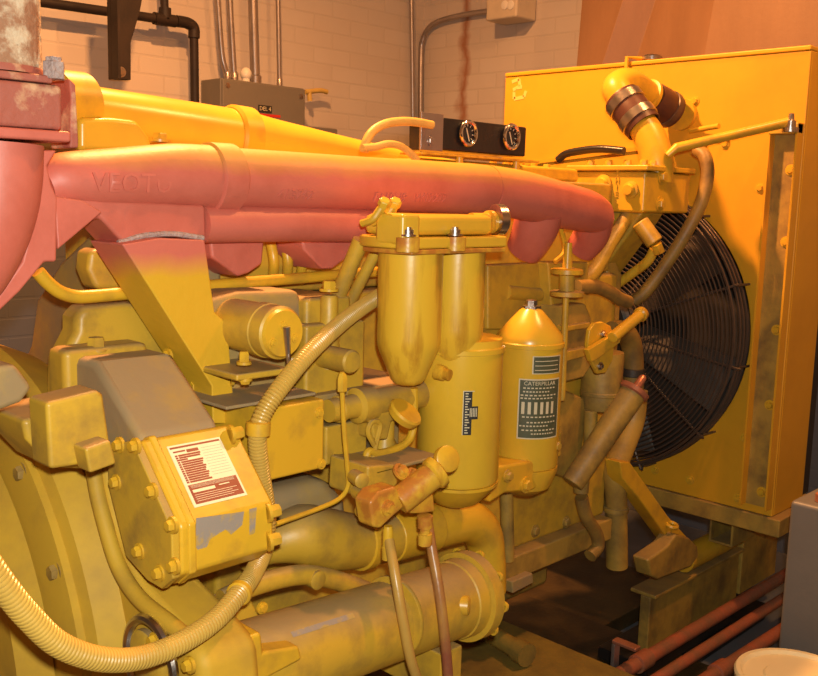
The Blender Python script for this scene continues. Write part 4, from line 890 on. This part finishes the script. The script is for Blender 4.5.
# filler pipe inclined
f0_, f1_ = at(572, 484, Y=1.36), at(634, 391, Y=1.30)
fl = P_('oil_filler_pipe', MB().tube([f0_, f1_], [.030, .036], 24, 0), yellow_grimy, .003)
fd = (f1_-f0_).normalized()
P_('filler_cap', MB().lathe(f1_, fd, [(-.01, .037), (-.006, .042), (.006, .042), (.01, .03), (.014, .012), (.045, .010), (.05, .006)], 20), copper, 0, fl, 'bright coppery filler cap')
P_('riser_pipe', MB().tube([at(a, c, Y=1.42) for a, c in ((636, 390), (633, 420), (622, 450), (615, 470), (616, 500), (617, 566))], [.034, .034, .034, .034, .032, .032], 20, 5), yellow_grimy, 0)
P_('pipe_ring', MB().lathe(at(616, 509, Y=1.42), PZ, [(-.008, .033), (-.006, .037), (.006, .037), (.008, .033)], 20), yellow_grimy, 0)
P_('filter_drop_pipe', MB().tube([at(591, 410, Y=1.38), at(590, 458, Y=1.38)], .018, 16, 0), yellow_grimy, 0)
P_('elbow_hose', MB().tube([at(a, c, Y=1.42) for a, c in ((612, 332), (622, 331), (630, 340), (633, 360), (633, 392))], .030, 20), hose_dirty, 0)
P_('hose_ring', MB().lathe(at(633, 372, Y=1.42), PZ, [(-.012, .031), (-.01, .034), (.01, .034), (.012, .031)], 20), fan_metal, 0)
tag(MB().tube([at(a, c, Y=1.36) for a, c in ((581.5, 497), (583, 505), (587, 518), (596, 533), (598, 546), (590, 556))], .018, 16).build('drain_hose', hose_dirty), 'short curved drain hose hanging low on the front of the engine', 'hose')
P_('hose_tail', MB().lathe(at(581, 490, Y=1.36), PZ, [(-.006, .02), (.03, .021), (.032, .016)], 16), yellow_grimy, 0)
P_('base_pan_boss', MB().prism([at(a, c, Y=1.40) for a, c in ((556, 386), (590, 400), (580, 470), (570, 480), (545, 470))], (0, .05, 0)), yellow_grimy, .01)
P_('breather_tube', MB().tube([at(a, c, Y=1.36) for a, c in ((506, 488), (507, 520), (508, 560))], .016, 14), yellow_grimy, 0)
# front support
fs = P_('front_support', MB().prism([at(a, c, Y=1.33) for a, c in ((648, 560), (651, 576), (658, 580), (692, 567), (699, 556), (698, 546), (690, 538), (677, 534), (668, 546))], (0, .055, 0)), yellow_grimy, .008)
mb = MB().prism([at(a, c, Y=1.36) for a, c in ((620, 462), (630, 462), (668, 516), (690, 540), (684, 553), (676, 550), (640, 500), (622, 478))], (0, .05, 0)); P_('support_strut', mb, yellow, .004)
bolts(fs, [at(652, 553, Y=1.36)], PZ, .018, .014, yellow_grimy)
P_('strut_eye', MB().torus(at(672, 525, Y=1.35), V((0, -.3, 1)), .016, .006, 24, 8), yellow, 0, fs)
# linkage rods right of the filter at the manifold end
P_('throttle_rod', MB().tube([at(a, c, Y=1.36) for a, c in ((555, 262), (565, 250), (560, 225))], .006, 8), yellow, 0)
P_('head_pipe', MB().tube([at(a, c, Y=1.44) for a, c in ((505, 292), (540, 294), (560, 288), (590, 276), (612, 240), (634, 206))], .020, 16), yellow_cast, 0)
P_('front_bracket', MB().prism([at(a, c, Y=1.40) for a, c in ((548, 262), (590, 262), (586, 310), (552, 312))], (0, .06, 0)), yellow_cast, .006)
P_('side_plate', MB().prism([at(a, c, Y=1.43) for a, c in ((488, 265), (545, 262), (560, 300), (560, 330), (488, 330))], (0, .03, 0)), yellow_cast, .006)

# ================================================================ GAUGE PANEL AND CABLES
yg = 1.52
g0_, g1_ = at(440, 117, Y=yg), at(527, 121, Y=yg); gzb = at(480, 153, Y=yg).z; gzt = g0_.z
ga = thing('gauge_panel', 'black gauge panel with two chrome-rimmed dials mounted above the engine', 'gauge panel', V(((g0_.x+g1_.x)/2, yg, gzb)))
MB().box((g0_.x, yg, gzb), (g1_.x, yg+.10, gzt)).build('panel', black_metal, ga, .004)
s0_ = at(421, 117, Y=yg-.006)
MB().box((s0_.x, yg-.008, gzb-.004), (g0_.x+.004, yg-.002, gzt+.006)).build('end_bracket', galv, ga, .001, label='bare grey steel end bracket')
MB().bolt(at(431, 141, Y=yg-.008), NY, .008, .006).build('screw', galv, ga)
for px, py in ((466, 133.5), (509, 137)):
    c = at(px, py, Y=yg); R = 12.3*mm(px, py, Y=yg)
    gg = MB().lathe(c, NY, [(-.01, R*.84), (.004, R*.84)], 32).build('dial', glass_dial, ga)
    MB().torus(c+NY*.008, NY, R*.92, R*.17, 40, 10).build('bezel', chrome, gg)
    MB().bar(c+NY*.006+V((.006, 0, -.018)), c+NY*.006+V((-.006, 0, .012)), .0025, .0015, NY).build('needle', ink_pale, gg)
    mb = MB()
    for k in range(9):
        a = math.radians(-40+32.5*k); e = V((math.cos(a), 0, math.sin(a))); mb.bar(c+NY*.0046+e*R*.58, c+NY*.0046+e*R*.74, .0022, .0008, NY)
    mb.build('scale_marks', ink_pale, gg)
gr = at(430, 156, Y=yg-.01)
r0, r1 = at(418, 155.5, Y=yg), at(536, 159, Y=yg); rz = gzb-.008
ra = MB().box((r0.x, yg-.012, rz-.006), (r1.x, yg+.06, rz)).build('mounting_strip', yellow_stain, ga, .002)
for px in (460, 517):
    x = at(px, 158, Y=yg-.004).x; MB().lathe(V((x, yg-.002, rz-.036)), PZ, [(0, .014), (.012, .014), (.013, .009), (.036, .009)], 12).build('standoff', yellow, ra)
wl = [(432, 125), (415, 122), (400, 121.5), (385, 124), (373, 131), (366, 142), (364, 152)]
tag(MB().tube([at(a, c, Y=yg-.02) for a, c in wl], .0095, 12).build('cable', cable_y), 'upper yellow cable arching left from the gauge panel over the manifold', 'cable')
tag(MB().tube([at(a, c, Y=yg-.045) for a, c in ((362, 148), (375, 147), (388, 144), (400, 146), (409, 152), (417, 160))], .008, 12).build('cable', cable_y), 'lower yellow cable lying in a low arch left of the gauge panel', 'cable')
tag(MB().tube([at(a, c, X=2.30) for a, c in ((558, 160), (566, 154), (580, 151), (600, 149), (624, 151))], .011, 12).build('black_hose', black_metal), 'short black hose lying on the engine top beside the coolant outlet', 'hose')

# ================================================================ CORRUGATED CONDUIT AND FUEL HOSES
ch = thing('corrugated_conduit', 'yellow corrugated conduit sweeping from behind the filter down around the data plate housing', 'conduit', at(140, 665, Y=.98))
up_pts = [(400, 284, 1.258), (378, 297, 1.25), (345, 320, 1.20), (310, 352, 1.145), (280, 388, 1.13), (264, 412, 1.13), (258, 430, 1.13), (258, 450, 1.135), (262, 480, 1.145), (267, 515, 1.15), (265, 545, 1.14), (255, 570, 1.10), (240, 592, 1.05), (215, 620, 1.02), (180, 643, 1.0), (140, 658, .985), (100, 659, .97), (60, 645, .96), (30, 618, .955), (5, 588, .95), (-25, 545, .95)]
MB().corrug([at(a, c, Y=o) for a, c, o in up_pts], .0145, .0055).build('sleeve', conduit_paint, ch)
cp = at(258, 430, Y=1.13)
MB().lathe(cp-V((0, 0, .008)), V((.05, 0, 1)), [(0, .0155), (.001, .0185), (.02, .0185), (.021, .0155)], 24).build('clamp', yellow, ch, label='smooth yellow clamp ring')
MB().lathe(at(239.5, 593, Y=1.05), at(228, 606, Y=1.035)-at(250, 577, Y=1.08), [(-.006, .016), (-.004, .018), (.004, .018), (.006, .016)], 24).build('clamp', yellow, ch)
f1h = thing('fuel_hose', 'left of two fuel hoses hanging from the priming pump, plain tan', 'hose', at(415, 676, Y=1.0), 'fuel hoses under the priming pump')
P = [at(a, c, Y=o) for a, c, o in ((389, 540, 1.065), (396, 580, 1.03), (403, 620, 1.01), (411, 660, 1.0), (424, 700, 1.0), (440, 760, 1.0))]
MB().tube(P, .0085, 16).build('tube', hose_olive, f1h)
MB().lathe(at(388, 533, Y=1.068), V((.0, .0, -1)), [(-.012, .007), (-.004, .009), (.022, .009), (.024, .0105), (.045, .0095)], 12).build('ferrule', yellow, f1h)
f2h = thing('fuel_hose', 'right of two fuel hoses hanging from the priming pump, stained red-brown midway', 'hose', at(450, 676, Y=1.0), 'fuel hoses under the priming pump')
P = [at(a, c, Y=o) for a, c, o in ((428, 524, 1.06), (432, 550, 1.045), (439, 590, 1.02), (444, 630, 1.005), (448, 676, 1.0), (452, 760, 1.0))]
MB().tube(P, .0088, 16).build('tube', hose_red, f2h)
MB().lathe(at(425, 516, Y=1.045), V((.05, 0, -1)), [(-.001, .012), (0, .0135), (.02, .0125), (.022, .009), (.03, .009), (.031, .0125), (.05, .0125), (.052, .0095)], 12).build('ferrule', oil_brown, f2h)

# ================================================================ LIGHT
def area(name, loc, target, size, energy, col):
    l = bpy.data.lights.new(name, 'AREA'); l.shape = 'DISK'; l.size = size; l.energy = energy; l.color = col
    o = bpy.data.objects.new(name, l); COL.objects.link(o); o.location = loc
    o.rotation_euler = (V(target)-V(loc)).to_track_quat('-Z', 'Y').to_euler(); return o
WARM = (1.0, .43, .14)
area('ceiling_lamp', (1.55, 2.15, 3.2), (1.6, 1.7, 1.2), .14, 155, WARM)
area('ceiling_lamp', (2.35, .5, 3.3), (2.2, 1.2, .5), .14, 40, WARM)
area('camera_flash', CAM+up*.06+rt*.02-fwd*.03, CAM+fwd*2, .03, 26, (1, .98, .86))
w = bpy.data.worlds.new('world'); S.world = w; w.use_nodes = True
w.node_tree.nodes['Background'].inputs[0].default_value = (.02, .014, .01, 1); w.node_tree.nodes['Background'].inputs[1].default_value = 1
S.view_settings.view_transform = 'Standard'; S.view_settings.look = 'None'; S.view_settings.exposure = 0; S.view_settings.gamma = 1
for o in bpy.data.objects:
    if '_w' in o: del o['_w']
